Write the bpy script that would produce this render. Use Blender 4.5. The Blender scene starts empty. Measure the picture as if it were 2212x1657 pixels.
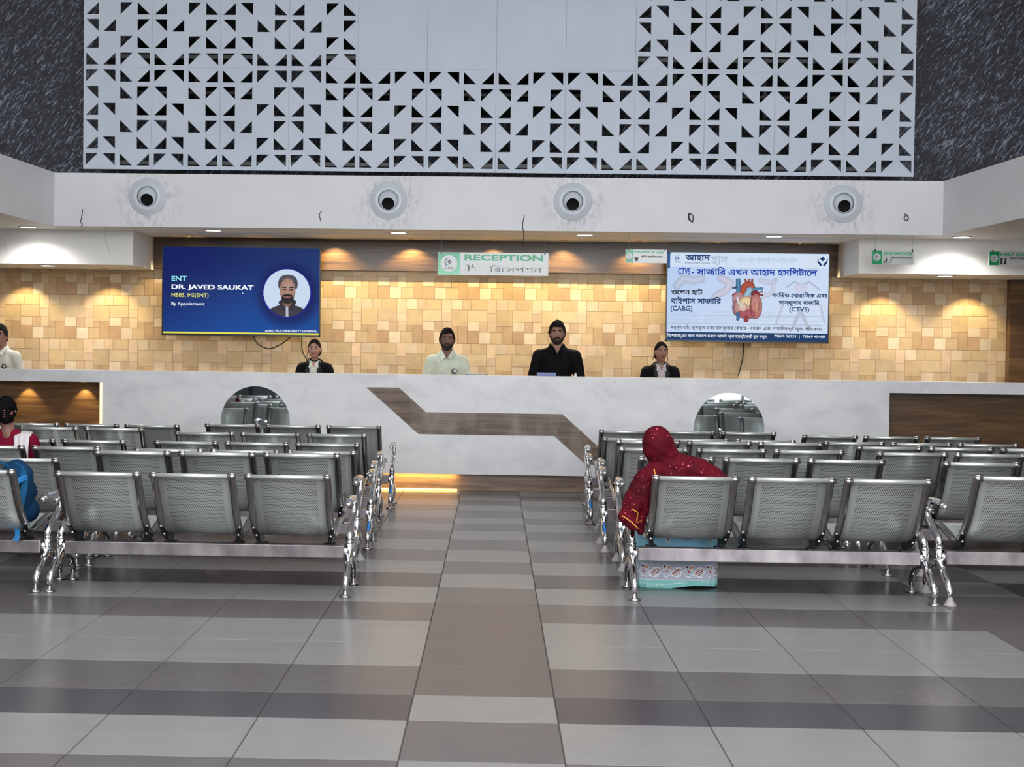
# Hospital reception hall: waiting benches facing a long white counter, two screens on a stone clad wall.
import bpy, bmesh, math, random
from mathutils import Vector, Matrix, noise, geometry
random.seed(7)
sc = bpy.context.scene
COL = sc.collection
PI = math.pi

# ------------------------------------------------------------------ camera
W, H = 2212, 1657
FPX, CXO = 3000.0, -120.9
PIT, YAW, ROLL, HC = math.radians(1.411), math.radians(-1.562), math.radians(-0.75), 1.48
_cy, _sy, _cp, _sp, _cr, _sr = math.cos(YAW), math.sin(YAW), math.cos(PIT), math.sin(PIT), math.cos(ROLL), math.sin(ROLL)
EX = Vector((_cy, -_sy, 0)); EY = Vector((_sy, _cy, 0)); EZ = Vector((0, 0, 1))
FW = EY * _cp - EZ * _sp
EU = EY * _sp + EZ * _cp
RT = EX * _cr - EU * _sr
UP = EX * _sr + EU * _cr
CAMP = Vector((0, 0, HC))
cd = bpy.data.cameras.new('camera'); cam = bpy.data.objects.new('camera', cd); COL.objects.link(cam)
m4 = Matrix(((RT.x, UP.x, -FW.x, 0), (RT.y, UP.y, -FW.y, 0), (RT.z, UP.z, -FW.z, HC), (0, 0, 0, 1)))
cam.matrix_world = m4
cd.sensor_fit = 'HORIZONTAL'; cd.sensor_width = 36.0
cd.lens = FPX / W * 36.0
cd.shift_x = -CXO / W
cd.clip_start = 0.05; cd.clip_end = 100
sc.camera = cam

# ------------------------------------------------------------------ view, world, big lights
sc.view_settings.view_transform = 'Standard'
sc.view_settings.look = 'None'
sc.view_settings.exposure = 0.80
sc.view_settings.gamma = 1.0
sc.view_settings.use_curve_mapping = False
sc.cycles.use_denoising = True
sc.cycles.max_bounces = 7
sc.cycles.diffuse_bounces = 4
sc.cycles.glossy_bounces = 4
sc.cycles.transparent_max_bounces = 12
sc.cycles.sample_clamp_indirect = 6.0
sc.cycles.caustics_reflective = False
sc.cycles.caustics_refractive = False
wd = bpy.data.worlds.new('daylight'); sc.world = wd; wd.use_nodes = True
wd.node_tree.nodes['Background'].inputs[0].default_value = (0.92, 0.96, 1.0, 1)
wd.node_tree.nodes['Background'].inputs[1].default_value = 4.2

def lamp(name, kind, loc, energy, color=(1, 1, 1), size=1.0, size_y=None, rot=(0, 0, 0), spot=None, blend=0.3, parent=None, spread=None):
    l = bpy.data.lights.new(name, kind); l.energy = energy; l.color = color
    if kind == 'AREA':
        l.size = size
        if size_y: l.shape = 'RECTANGLE'; l.size_y = size_y
        if spread: l.spread = spread
    elif kind == 'SPOT':
        l.spot_size = spot; l.spot_blend = blend; l.shadow_soft_size = size
    else:
        l.shadow_soft_size = size
    o = bpy.data.objects.new(name, l); COL.objects.link(o)
    o.location = loc; o.rotation_euler = rot
    if parent: o.parent = parent; o.location = Vector(loc) - parent.location
    return o
# unseen area lamp added high over the double height hall as overhead fill
lamp('overhead_fill', 'AREA', (0, 3.4, 6.55), 340, (0.99, 0.985, 1.0), 8.0, 9.0)

# ------------------------------------------------------------------ helpers
def lin(c):
    c = c / 255.0
    return c / 12.92 if c <= 0.04045 else ((c + 0.055) / 1.055) ** 2.4
def C(r, g, b): return (lin(r), lin(g), lin(b), 1.0)

class NT:
    "small node expression builder"
    def __init__(s, mat): s.t = mat.node_tree; s.n = s.t.nodes; s.l = s.t.links
    def new(s, typ, **kw):
        n = s.n.new(typ)
        for k, v in kw.items(): setattr(n, k, v)
        return n
    def put(s, sock, v):
        if isinstance(v, bpy.types.NodeSocket): s.l.new(v, sock)
        else: sock.default_value = v
    def math(s, op, a, b=0.0, c=0.0):
        n = s.new('ShaderNodeMath', operation=op)
        s.put(n.inputs[0], a); s.put(n.inputs[1], b)
        if len(n.inputs) > 2: s.put(n.inputs[2], c)
        return n.outputs[0]
    def mix(s, f, a, b):
        n = s.new('ShaderNodeMix', data_type='RGBA')
        s.put(n.inputs[0], f); s.put(n.inputs[6], a); s.put(n.inputs[7], b)
        return n.outputs[2]
    def noise(s, vec, scale, detail=3.0, rough=0.5, dist=0.0):
        n = s.new('ShaderNodeTexNoise'); s.l.new(vec, n.inputs['Vector'])
        n.inputs['Scale'].default_value = scale; n.inputs['Detail'].default_value = detail
        n.inputs['Roughness'].default_value = rough; n.inputs['Distortion'].default_value = dist
        return n.outputs[0]
    def coord(s, which='Object'): return s.new('ShaderNodeTexCoord').outputs[which]
    def mapping(s, vec, scale=(1, 1, 1), rot=(0, 0, 0), loc=(0, 0, 0)):
        n = s.new('ShaderNodeMapping'); s.l.new(vec, n.inputs[0])
        n.inputs['Scale'].default_value = scale; n.inputs['Rotation'].default_value = rot; n.inputs['Location'].default_value = loc
        return n.outputs[0]
    def ramp(s, f, stops):
        n = s.new('ShaderNodeValToRGB'); s.put(n.inputs[0], f)
        e = n.color_ramp.elements
        while len(e) < len(stops): e.new(0.5)
        for x, (p, c) in zip(e, stops): x.position = p; x.color = c if hasattr(c, '__len__') else (c, c, c, 1)
        return n.outputs[0]
    def bump(s, h, strength=0.2, dist=0.01):
        n = s.new('ShaderNodeBump'); s.l.new(h, n.inputs['Height'])
        n.inputs['Strength'].default_value = strength; n.inputs['Distance'].default_value = dist
        return n.outputs[0]
    @property
    def bsdf(s): return s.n['Principled BSDF']

def mat(name, col, rough=0.5, metal=0.0, emit=None, estr=1.0, spec=0.5):
    m = bpy.data.materials.new(name); m.use_nodes = True
    b = m.node_tree.nodes['Principled BSDF']
    b.inputs['Base Color'].default_value = col; b.inputs['Roughness'].default_value = rough
    b.inputs['Metallic'].default_value = metal; b.inputs['Specular IOR Level'].default_value = spec
    if emit: b.inputs['Emission Color'].default_value = emit; b.inputs['Emission Strength'].default_value = estr
    return m
def mottled(name, c1, c2, scale=4.0, rough=0.5, metal=0.0, stretch=(1, 1, 1), bump=0.0, bscale=None, lo=0.3, hi=0.7, spec=0.5, detail=4.0, rough2=None):
    m = mat(name, c1, rough, metal, spec=spec); t = NT(m)
    v = t.mapping(t.coord(), stretch)
    n = t.noise(v, scale, detail)
    t.l.new(t.ramp(n, [(lo, c1), (hi, c2)]), t.bsdf.inputs['Base Color'])
    if rough2 is not None:
        r = t.ramp(n, [(lo, rough), (hi, rough2)]); t.l.new(r, t.bsdf.inputs['Roughness'])
    if bump:
        h = t.noise(v, bscale or scale * 6, 4.0)
        t.l.new(t.bump(h, bump, 0.01), t.bsdf.inputs['Normal'])
    return m
def attr_mat(name, rough=0.6, emit=0.0, mott=0.0, mscale=30.0, bump=0.0, spec=0.5):
    m = mat(name, (1, 1, 1, 1), rough, spec=spec); t = NT(m)
    a = t.new('ShaderNodeAttribute', attribute_name='paint')
    c = a.outputs['Color']
    if mott or bump:
        n = t.noise(t.coord(), mscale, 5.0)
        if mott:
            f = t.ramp(n, [(0.25, 1.0 - mott), (0.75, 1.0 + mott * 0.4)])
            mm = t.new('ShaderNodeMix', data_type='RGBA', blend_type='MULTIPLY'); mm.inputs[0].default_value = 1.0
            t.l.new(c, mm.inputs[6]); t.l.new(f, mm.inputs[7]); c = mm.outputs[2]
        if bump: t.l.new(t.bump(n, bump, 0.006), t.bsdf.inputs['Normal'])
    if emit:
        t.bsdf.inputs['Base Color'].default_value = (0.01, 0.01, 0.01, 1)
        t.l.new(c, t.bsdf.inputs['Emission Color']); t.bsdf.inputs['Emission Strength'].default_value = emit
    else: t.l.new(c, t.bsdf.inputs['Base Color'])
    return m

class MB:
    def __init__(s): s.v = []; s.f = []; s.mi = []; s.sm = []; s.uv = {}
    def add(s, vs, fs, mi=0, smooth=False):
        o = len(s.v); s.v += [tuple(p) for p in vs]
        for f in fs: s.f.append(tuple(i + o for i in f)); s.mi.append(mi); s.sm.append(smooth)
        return o
    def box(s, x0, x1, y0, y1, z0, z1, mi=0):
        x0, x1 = min(x0, x1), max(x0, x1); y0, y1 = min(y0, y1), max(y0, y1); z0, z1 = min(z0, z1), max(z0, z1)
        vs = [(x, y, z) for z in (z0, z1) for y in (y0, y1) for x in (x0, x1)]
        s.add(vs, [(0, 2, 3, 1), (4, 5, 7, 6), (0, 1, 5, 4), (2, 6, 7, 3), (0, 4, 6, 2), (1, 3, 7, 5)], mi); return s
    def bbox(s, x0, x1, y0, y1, z0, z1, b=0.004, mi=0):
        "box with bevelled edges"
        bm = bmesh.new(); bmesh.ops.create_cube(bm, size=1.0)
        for v in bm.verts:
            v.co = Vector(((x0 + x1) / 2 + v.co.x * (x1 - x0), (y0 + y1) / 2 + v.co.y * (y1 - y0), (z0 + z1) / 2 + v.co.z * (z1 - z0)))
        bmesh.ops.bevel(bm, geom=bm.edges[:], offset=b, segments=2, affect='EDGES', profile=0.5)
        s.frombm(bm, mi, False); return s
    def frombm(s, bm, mi=0, smooth=False):
        bm.verts.index_update()
        s.add([v.co[:] for v in bm.verts], [[v.index for v in f.verts] for f in bm.faces], mi, smooth); bm.free()
    def tube(s, pts, rad, n=10, mi=0, caps=True, flat=1.0, smooth=True, ends=True):
        "round bar along points; rad number or list; flat squashes the section along its local z"
        P = [Vector(p) for p in pts]
        if not hasattr(rad, '__len__'): rad = [rad] * len(P)
        rings = []; ref = None
        for i, p in enumerate(P):
            d = (P[min(i + 1, len(P) - 1)] - P[max(i - 1, 0)])
            d = d.normalized() if d.length > 1e-9 else Vector((0, 0, 1))
            if ref is None:
                ref = Vector((1, 0, 0)) if abs(d.x) < 0.8 else Vector((0, 0, 1))
            a = (ref - d * ref.dot(d)).normalized(); b = d.cross(a); ref = a
            rings.append([p + (a * math.cos(2 * PI * k / n) + b * math.sin(2 * PI * k / n) * flat) * rad[i] for k in range(n)])
        vs = [q for r in rings for q in r]; fs = []
        for i in range(len(P) - 1):
            for k in range(n):
                k2 = (k + 1) % n
                fs.append((i * n + k, i * n + k2, (i + 1) * n + k2, (i + 1) * n + k))
        if caps:
            fs.append(tuple(range(n - 1, -1, -1))); fs.append(tuple((len(P) - 1) * n + k for k in range(n)))
        s.add(vs, fs, mi, smooth); return s
    def ball(s, c, r, n=12, m=8, mi=0, rot=None):
        r = (r, r, r) if not hasattr(r, '__len__') else r
        vs = []; c = Vector(c)
        for j in range(1, m):
            t = PI * j / m
            for k in range(n):
                a = 2 * PI * k / n
                q = Vector((r[0] * math.sin(t) * math.cos(a), r[1] * math.sin(t) * math.sin(a), r[2] * math.cos(t)))
                vs.append(c + (rot @ q if rot else q))
        q = Vector((0, 0, r[2])); q = rot @ q if rot else q
        vs += [c + q, c - q]; fs = []
        for j in range(m - 2):
            for k in range(n): k2 = (k + 1) % n; fs.append((j * n + k, (j + 1) * n + k, (j + 1) * n + k2, j * n + k2))
        t0, t1 = len(vs) - 2, len(vs) - 1
        for k in range(n):
            k2 = (k + 1) % n; fs.append((t0, k, k2)); fs.append((t1, (m - 2) * n + k2, (m - 2) * n + k))
        s.add(vs, fs, mi, True); return s
    def lathe(s, prof, c=(0, 0, 0), n=24, mi=0, rot=None, smooth=True):
        "profile (r, z) turned about z, then rotated and moved"
        vs = []; fs = []; c = Vector(c)
        for r, z in prof:
            for k in range(n):
                q = Vector((r * math.cos(2 * PI * k / n), r * math.sin(2 * PI * k / n), z))
                vs.append(c + (rot @ q if rot else q))
        for i in range(len(prof) - 1):
            for k in range(n): k2 = (k + 1) % n; fs.append((i * n + k, i * n + k2, (i + 1) * n + k2, (i + 1) * n + k))
        s.add(vs, fs, mi, smooth); return s
    def prism(s, poly, y0, y1, mi=0):
        "polygon in x,z extruded along y"
        n = len(poly)
        vs = [(x, y0, z) for x, z in poly] + [(x, y1, z) for x, z in poly]
        fs = [tuple(range(n)), tuple(range(2 * n - 1, n - 1, -1))]
        for i in range(n): j = (i + 1) % n; fs.append((i, i + n, j + n, j))
        s.add(vs, fs, mi); return s
    def build(s, name, mats, parent=None, fix=True):
        me = bpy.data.meshes.new(name)
        off = Vector((0, 0, 0)); q = parent
        while q is not None: off += q.location; q = q.parent
        me.from_pydata([Vector(p) - off for p in s.v], [], s.f)
        for m in (mats if isinstance(mats, (list, tuple)) else [mats]): me.materials.append(m)
        me.polygons.foreach_set('material_index', s.mi); me.polygons.foreach_set('use_smooth', s.sm)
        me.update()
        if fix:
            bm = bmesh.new(); bm.from_mesh(me); bmesh.ops.recalc_face_normals(bm, faces=bm.faces[:]); bm.to_mesh(me); bm.free()
        o = bpy.data.objects.new(name, me); COL.objects.link(o)
        if parent: o.parent = parent
        return o

def thing(name, label, cat, loc=(0, 0, 0), group=None):
    o = bpy.data.objects.new(name, None); COL.objects.link(o)
    o.empty_display_size = 0.1; o.location = loc
    return tag(o, label, cat, group)
def tag(o, label, cat, group=None):
    o['label'] = label; o['category'] = cat
    if group: o['group'] = group
    return o
def struct(o, label=None):
    o['kind'] = 'structure'
    if label: o['label'] = label
    return o
def copy_tree(o, parent=None):
    c = o.copy(); COL.objects.link(c)
    if parent: c.parent = parent
    for ch in list(o.children): copy_tree(ch, c)
    return c

# ------------------------------------------------------------------ lettering
def text_mesh(body, size, bold=0.0, res=3, rows=36):
    "outline font turned into faces by scanlines with the non-zero winding rule (keeps overlapping Bengali strokes whole)"
    c = bpy.data.curves.new('lettering', 'FONT'); c.body = body; c.size = size
    o = bpy.data.objects.new('lettering', c); COL.objects.link(o)
    bpy.context.view_layer.update()
    cv = o.to_curve(bpy.context.evaluated_depsgraph_get())
    E = []; ymin, ymax = 1e9, -1e9
    for sp in cv.splines:
        P = []
        if sp.type == 'BEZIER':
            bp = sp.bezier_points; n = len(bp)
            for i in range(n):
                a, b = bp[i], bp[(i + 1) % n]
                P += [(q.x, q.y) for q in geometry.interpolate_bezier(a.co, a.handle_right, b.handle_left, b.co, res + 2)[:-1]]
        else: P = [(p.co[0], p.co[1]) for p in sp.points]
        for i in range(len(P)):
            (xa, ya), (xb, yb) = P[i], P[(i + 1) % len(P)]
            ymin = min(ymin, ya); ymax = max(ymax, ya)
            if ya < yb: E.append((ya, yb, xa, xb, 1))
            elif yb < ya: E.append((yb, ya, xb, xa, -1))
    o.to_curve_clear(); bpy.data.objects.remove(o); bpy.data.curves.remove(c)
    h = (ymax - ymin) / rows
    def spans(ym):
        X = []
        for (ya, yb, xa, xb, w) in E:
            if ya <= ym < yb: X.append((xa + (ym - ya) * (xb - xa) / (yb - ya), w))
        X.sort(); wn = 0; R = []
        for x, w in X:
            if wn == 0: st = x
            wn += w
            if wn == 0: R.append((st - bold, x + bold))
        return R
    k = int(round(bold / h)) if bold else 0
    rowsp = {r: spans(ymin + (r + 0.5) * h) for r in range(rows)}
    vs, fs = [], []
    for r in range(-k, rows + k):
        al = sorted(q for d in range(-k, k + 1) for q in rowsp.get(r + d, []))
        out = []
        for a, b in al:
            if out and a <= out[-1][1]: out[-1][1] = max(out[-1][1], b)
            else: out.append([a, b])
        y0 = ymin + r * h
        for a, b in out:
            n = len(vs); vs += [(a, y0, 0), (b, y0, 0), (b, y0 + h, 0), (a, y0 + h, 0)]; fs.append((n, n + 1, n + 2, n + 3))
    me = bpy.data.meshes.new('lettering'); me.from_pydata(vs, [], fs); me.update()
    return me
def text_width(body, size):
    me = text_mesh(body + '|', size); me2 = text_mesh('|', size)
    w = max(v.co.x for v in me.vertices) - max(v.co.x for v in me2.vertices)
    bpy.data.meshes.remove(me); bpy.data.meshes.remove(me2); return w
def letters(body, x, z, y, width, height, material, parent, bold=0.0, name='lettering', reph=()):
    """lettering facing -y, its ink box fitted to x..x+width and z..z+height; reph: indices after which a Bengali reph stroke stands"""
    size = 1.0
    me = text_mesh(body, size, bold)
    xs = [v.co.x for v in me.vertices]; ys = [v.co.y for v in me.vertices]
    x0, x1, y0, y1 = min(xs), max(xs), min(ys), max(ys)
    mb = MB()
    mb.add([(v.co.x, v.co.y, 0) for v in me.vertices], [tuple(p.vertices) for p in me.polygons])
    for k in reph:
        e = text_width(body[:k], size)
        mb.add([(e - 0.30, 0.66, 0), (e - 0.24, 0.64, 0), (e + 0.0, 0.86, 0), (e - 0.05, 0.90, 0)], [(0, 1, 2, 3)])
        y1 = max(y1, 0.90)
    sx = width / (x1 - x0) if width else height / (y1 - y0)
    sz = height / (y1 - y0) if height else sx
    bpy.data.meshes.remove(me)
    mb.v = [(x + (p[0] - x0) * sx, y, z + (p[1] - y0) * sz) for p in mb.v]
    return mb.build(name, material, parent, fix=False)

def paint_grid(name, x0, x1, z0, z1, y, nx, nz, fn, material, parent=None, keep=None):
    "flat picture facing -y whose faces carry colours fn(u, v); u right, v up, both 0..1"
    vs = []; fs = []; cols = []
    for j in range(nz + 1):
        for i in range(nx + 1): vs.append((x0 + (x1 - x0) * i / nx, y, z0 + (z1 - z0) * j / nz))
    for j in range(nz):
        for i in range(nx):
            u, v = (i + 0.5) / nx, (j + 0.5) / nz
            if keep and not keep(u, v): continue
            a = j * (nx + 1) + i
            fs.append((a, a + 1, a + nx + 2, a + nx + 1)); cols.append(fn(u, v))
    mb = MB(); mb.add(vs, fs)
    o = mb.build(name, material, parent, fix=False)
    ca = o.data.color_attributes.new('paint', 'FLOAT_COLOR', 'CORNER')
    flat = []
    for c in cols: flat += [lin(c[0]), lin(c[1]), lin(c[2]), 1.0] * 4
    ca.data.foreach_set('color', flat)
    return o
def mixc(a, b, t):
    t = max(0.0, min(1.0, t)); return tuple(a[i] + (b[i] - a[i]) * t for i in range(3))
def sstep(a, b, x):
    t = max(0.0, min(1.0, (x - a) / (b - a))); return t * t * (3 - 2 * t)
# ------------------------------------------------------------------ materials
M = {}
M['white_wall'] = mottled('white_wall', C(222, 220, 217), C(228, 226, 223), 1.2, 0.6)
M['ceiling'] = mat('ceiling_paint', C(228, 225, 220), 0.7)
M['chrome'] = mat('chrome', (0.82, 0.82, 0.84, 1), 0.07, 1.0)
M['bar_steel'] = mat('bar_steel', (0.42, 0.40, 0.39, 1), 0.22, 1.0)
M['black_steel'] = mat('black_steel', C(22, 22, 24), 0.35, 0.3)
M['rubber_white'] = mat('white_rubber', C(168, 164, 160), 0.6)
M['black'] = mat('black_plastic', C(14, 14, 16), 0.3)
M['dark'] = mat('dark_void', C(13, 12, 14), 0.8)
M['mirror'] = mat('mirror_glass', (0.62, 0.70, 0.72, 1), 0.02, 1.0)
M['white_plastic'] = mat('white_plastic', C(222, 224, 228), 0.35)
M['lamp_glow'] = mat('lamp_glow', (1, 1, 1, 1), 0.5, emit=(1, 0.98, 0.95, 1), estr=9.0)
M['spot_glow'] = mat('spot_glow', (1, 0.9, 0.6, 1), 0.5, emit=(1, 0.80, 0.45, 1), estr=7.0)
M['led_glow'] = mat('led_glow', (1, 0.8, 0.4, 1), 0.5, emit=(1, 0.62, 0.16, 1), estr=2.4)
M['wire'] = mat('black_cable', C(24, 20, 20), 0.5)
M['thin_wire'] = mat('steel_wire', C(150, 146, 142), 0.4, 0.6)

def wood(name, c1, c2, c3, rough=0.3, scale=1.0, stretch=(0.35, 1, 5.0)):
    m = mat(name, c1, rough); t = NT(m)
    v = t.mapping(t.coord(), stretch)
    n1 = t.noise(v, 4.0 * scale, 6.0, 0.6, 0.6)
    n2 = t.noise(t.mapping(t.coord(), (stretch[0] * 1.6, 1, stretch[2] * 7)), 6.0 * scale, 3.0)
    f = t.math('ADD', t.math('MULTIPLY', n1, 0.7), t.math('MULTIPLY', n2, 0.3))
    t.l.new(t.ramp(f, [(0.33, c1), (0.5, c2), (0.68, c3)]), t.bsdf.inputs['Base Color'])
    t.l.new(t.bump(n2, 0.06, 0.003), t.bsdf.inputs['Normal'])
    return m
M['walnut'] = wood('walnut_laminate', C(62, 42, 25), C(96, 68, 41), C(128, 95, 58), 0.28)
def patchy(m):
    t = NT(m); src = t.bsdf.inputs['Base Color'].links[0].from_socket
    f = t.ramp(t.noise(t.mapping(t.coord(), (2.4, 1, 0.9)), 1.5, 5.0, 0.6), [(0.46, 0.0), (0.66, 0.55)])
    t.l.new(t.mix(f, src, C(168, 156, 148)), t.bsdf.inputs['Base Color']); return m
M['counter_wood'] = wood('counter_wood', C(74, 58, 48), C(108, 90, 78), C(140, 120, 106), 0.30)
patchy(M['counter_wood'])
M['plinth_wood'] = wood('plinth_wood', C(84, 66, 54), C(118, 98, 84), C(146, 126, 112), 0.4, 1.3)

# floor tiles: dark grout bed with one bevelled tile face per tile, three greys
def floor_mat(name, c, rough):
    m = mat(name, c, rough); t = NT(m)
    v = t.mapping(t.coord(), (0.7, 2.6, 1))
    n = t.noise(v, 3.0, 6.0, 0.62)
    n2 = t.noise(t.coord(), 160.0, 2.0)
    f = t.math('ADD', t.math('MULTIPLY', n, 0.8), t.math('MULTIPLY', n2, 0.2))
    d = tuple(x * 0.93 for x in c[:3]) + (1,); l = tuple(min(1, x * 1.05) for x in c[:3]) + (1,)
    t.l.new(t.ramp(f, [(0.28, d), (0.72, l)]), t.bsdf.inputs['Base Color'])
    t.bsdf.inputs['Specular IOR Level'].default_value = 0.36
    t.l.new(t.ramp(n, [(0.2, rough * 0.96), (0.8, rough * 1.05)]), t.bsdf.inputs['Roughness'])
    return m
TL = floor_mat('tile_light', C(130, 130, 129), 0.25)
TM = floor_mat('tile_mid', C(93, 89, 90), 0.25)
TD = floor_mat('tile_dark', C(66, 63, 68), 0.25)
TB = floor_mat('tile_brown', C(92, 86, 85), 0.28)
M['grout'] = mat('grout', C(66, 62, 60), 0.8)
YE = [4.41, 4.947, 5.49, 5.90, 6.437, 6.95, 7.515, 8.07, 8.60, 9.13, 9.665, 10.22, 10.775, 11.305, 11.77, 12.185, 12.735, 13.17, 13.63, 14.05, 14.52]
SIDE = 'MLDMLLMLDLMLMLMLMLML'
AISL = 'LMLBBBBMLMLMLMLMLMLM'
ye = list(YE)
while ye[0] > -6: ye.insert(0, ye[0] - 0.54); SIDE = ('L' if SIDE[0] != 'L' else 'M') + SIDE; AISL = ('L' if AISL[0] != 'L' else 'M') + AISL
while ye[-1] < 16.9: ye.append(ye[-1] + 0.54); SIDE += 'L' if SIDE[-1] != 'L' else 'M'; AISL += 'L' if AISL[-1] != 'L' else 'M'
mb = MB(); mb.box(-11, 11, -6.3, 17.6, -0.08, -0.003, 4)
IDX = {'L': 0, 'M': 1, 'D': 2, 'B': 3}
for k in range(-18, 19):
    x0, x1 = -0.325 + 0.6 * k, -0.325 + 0.6 * (k + 1)
    for j in range(len(ye) - 1):
        ch = (AISL if k in (0, 5, -5) else SIDE)[j]
        g = 0.0022; a, b, c, d = x0 + g, x1 - g, ye[j] + 0.0012, ye[j + 1] - 0.0012
        e = 0.0016
        vs = [(a, c, -0.003), (b, c, -0.003), (b, d, -0.003), (a, d, -0.003), (a + e, c + e, 0), (b - e, c + e, 0), (b - e, d - e, 0), (a + e, d - e, 0)]
        mb.add(vs, [(4, 5, 6, 7), (0, 1, 5, 4), (1, 2, 6, 5), (2, 3, 7, 6), (3, 0, 4, 7)], IDX[ch])
fl = mb.build('floor', [TL, TM, TD, TB, M['grout']], fix=False)
struct(fl, 'grey striped tile floor')

# ------------------------------------------------------------------ clad back wall
YW = 16.40
m = attr_mat('stone_cladding', 0.55, mott=0.16, mscale=9.0, bump=0.25); M['stone'] = m
XB = [0, 85, 278, 457, 552, 678, 832, 948, 1065]   # one repeat of the stone pattern, 1065 x 1050 units
TILES = [(90, 455, 0, 248, (208, 178, 128)), (460, 678, 0, 327, (234, 200, 160)), (682, 945, 0, 248, (226, 202, 168)), (949, 1152, 0, 248, (216, 186, 142)),
         (0, 456, 251, 526, (214, 187, 142)), (460, 678, 330, 526, (220, 190, 155)), (682, 1062, 251, 630, (210, 180, 130)),
         (0, 278, 530, 745, (232, 210, 176)), (281, 475, 530, 772, (204, 170, 130)), (478, 678, 530, 772, (222, 195, 152)), (682, 834, 633, 775, (198, 164, 116)),
         (838, 1062, 633, 1046, (188, 152, 104)), (0, 278, 748, 1046, (186, 146, 103)), (281, 552, 775, 1046, (238, 218, 184)), (555, 834, 778, 1046, (212, 180, 130))]
SC = 0.522 / 1050.0
PX, PZ = 1065 * 0.532 / 1065, 0.522
ox, oz = -1.386, 2.068
mb = MB(); cols = []
WX0, WX1, WZ0, WZ1 = -6.6, 5.97, 0.9, 2.80
mb.box(WX0 - 3, WX1 + 4, YW + 0.004, YW + 0.25, 0, 3.0); cols += [(172, 140, 102)] * 6
rng = random.Random(3)
for iz in range(-2, 4):
    for ix in range(-11, 16):
        for (a, b, c, d, col) in TILES:
            s = 0.5 * PX * 2 / 1065
            x0 = ox + ix * PX + a * s; x1 = ox + ix * PX + b * s
            z1 = oz - iz * PZ - c * SC; z0 = oz - iz * PZ - d * SC
            x0, x1, z0, z1 = max(x0, WX0), min(x1, WX1), max(z0, WZ0), min(z1, WZ1)
            if x1 - x0 < 0.004 or z1 - z0 < 0.004: continue
            x0 += 0.0006; x1 -= 0.0006; z0 += 0.0006; z1 -= 0.0006
            k = rng.uniform(0.95, 1.04); dy = rng.uniform(0.0, 0.002)
            cc = tuple(min(255, (q * 0.70 + 0.30 * h_) * 0.94 * k) for q, h_ in zip(col, (212, 180, 150)))
            e = 0.0010; yb, yf = YW + 0.004, YW + 0.001 - dy
            e2x = min(e, (x1 - x0) / 3); e2z = min(e, (z1 - z0) / 3)
            vs = [(x0, yb, z0), (x1, yb, z0), (x1, yb, z1), (x0, yb, z1), (x0 + e2x, yf, z0 + e2z), (x1 - e2x, yf, z0 + e2z), (x1 - e2x, yf, z1 - e2z), (x0 + e2x, yf, z1 - e2z)]
            mb.add(vs, [(4, 5, 6, 7), (0, 1, 5, 4), (1, 2, 6, 5), (2, 3, 7, 6), (3, 0, 4, 7)]); cols += [cc] * 5
w = mb.build('wall_back', M['stone'], fix=False)
ca = w.data.color_attributes.new('paint', 'FLOAT_COLOR', 'CORNER')
ca.data.foreach_set('color', [q for c in cols for q in ([lin(c[0]), lin(c[1]), lin(c[2]), 1.0] * 4)])
struct(w, 'wall clad in beige and sand coloured stone blocks')
struct(MB().box(5.975, 8.2, 16.30, 16.40, 0, 2.42).build('trim_1', M['walnut']), 'dark wood wall panel at the right end of the stone wall')
struct(MB().box(-4.09, 4.05, 16.335, 16.404, 2.393, 2.757).build('trim_2', wood('walnut_band', C(44, 29, 18), C(74, 52, 32), C(106, 78, 50), 0.26)), 'walnut band above the stone wall')

# ------------------------------------------------------------------ low ceiling, dropped boxes, fascia
ZC = 2.758
mb = MB()
mb.box(-10, 10, 14.901, 17.2, ZC, ZC + 0.2)
for xa, xb, xo in ((-4.84, -5.43, -10), (4.81, 5.38, 10)):
    vs = [(xa, 14.901, ZC), (xb, 5.0, ZC), (xb, -5.0, ZC), (xo, -5.0, ZC), (xo, 14.901, ZC)]
    vs += [(p[0], p[1], ZC + 0.2) for p in vs]
    mb.add(vs, [(0, 1, 2, 3, 4), (5, 6, 7, 8, 9)] + [(i, (i + 1) % 5, (i + 1) % 5 + 5, i + 5) for i in range(5)])
struct(mb.build('ceiling', M['ceiling']), 'low white ceiling over the reception')
struct(MB().box(-3.98, 3.90, 15.50, 15.525, ZC - 0.008, ZC + 0.001).build('trim_3', M['white_plastic']), 'thin white ceiling profile line')
def bulk(x0, x1, name, label):
    mb = MB(); mb.box(x0, x1, 15.40, YW + 0.01, 2.372, ZC)
    struct(mb.build(name, M['white_wall']), label)
bulk(-9.9, -4.04, 'trim_4', 'white dropped ceiling box at the left'); bulk(3.987, 9.9, 'trim_5', 'white dropped ceiling box at the right')

m = mat('fascia_paint', C(206, 206, 209), 0.55); t = NT(m); M['fascia'] = m
oc = t.coord(); sep = t.new('ShaderNodeSeparateXYZ'); t.l.new(oc, sep.inputs[0])
acc = None
for dx in (-3.754, -1.157, 0.814, 3.68):
    a = t.math('SUBTRACT', sep.outputs[0], dx); b = t.math('SUBTRACT', sep.outputs[2], 3.03)
    r = t.math('SQRT', t.math('ADD', t.math('MULTIPLY', a, a), t.math('MULTIPLY', b, b)))
    f = t.math('SUBTRACT', 1.0, t.math('DIVIDE', r, 0.42)); f = t.math('MAXIMUM', f, 0.0)
    acc = f if acc is None else t.math('ADD', acc, f)
sm = t.noise(t.mapping(oc, (3.0, 1, 1.6)), 7.0, 6.0, 0.7)
sm = t.math('MULTIPLY', t.ramp(sm, [(0.45, 0.0), (0.68, 1.0)]), acc)
gen = t.ramp(t.noise(oc, 2.2, 5.0), [(0.4, 0.0), (0.8, 0.25)])
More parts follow.
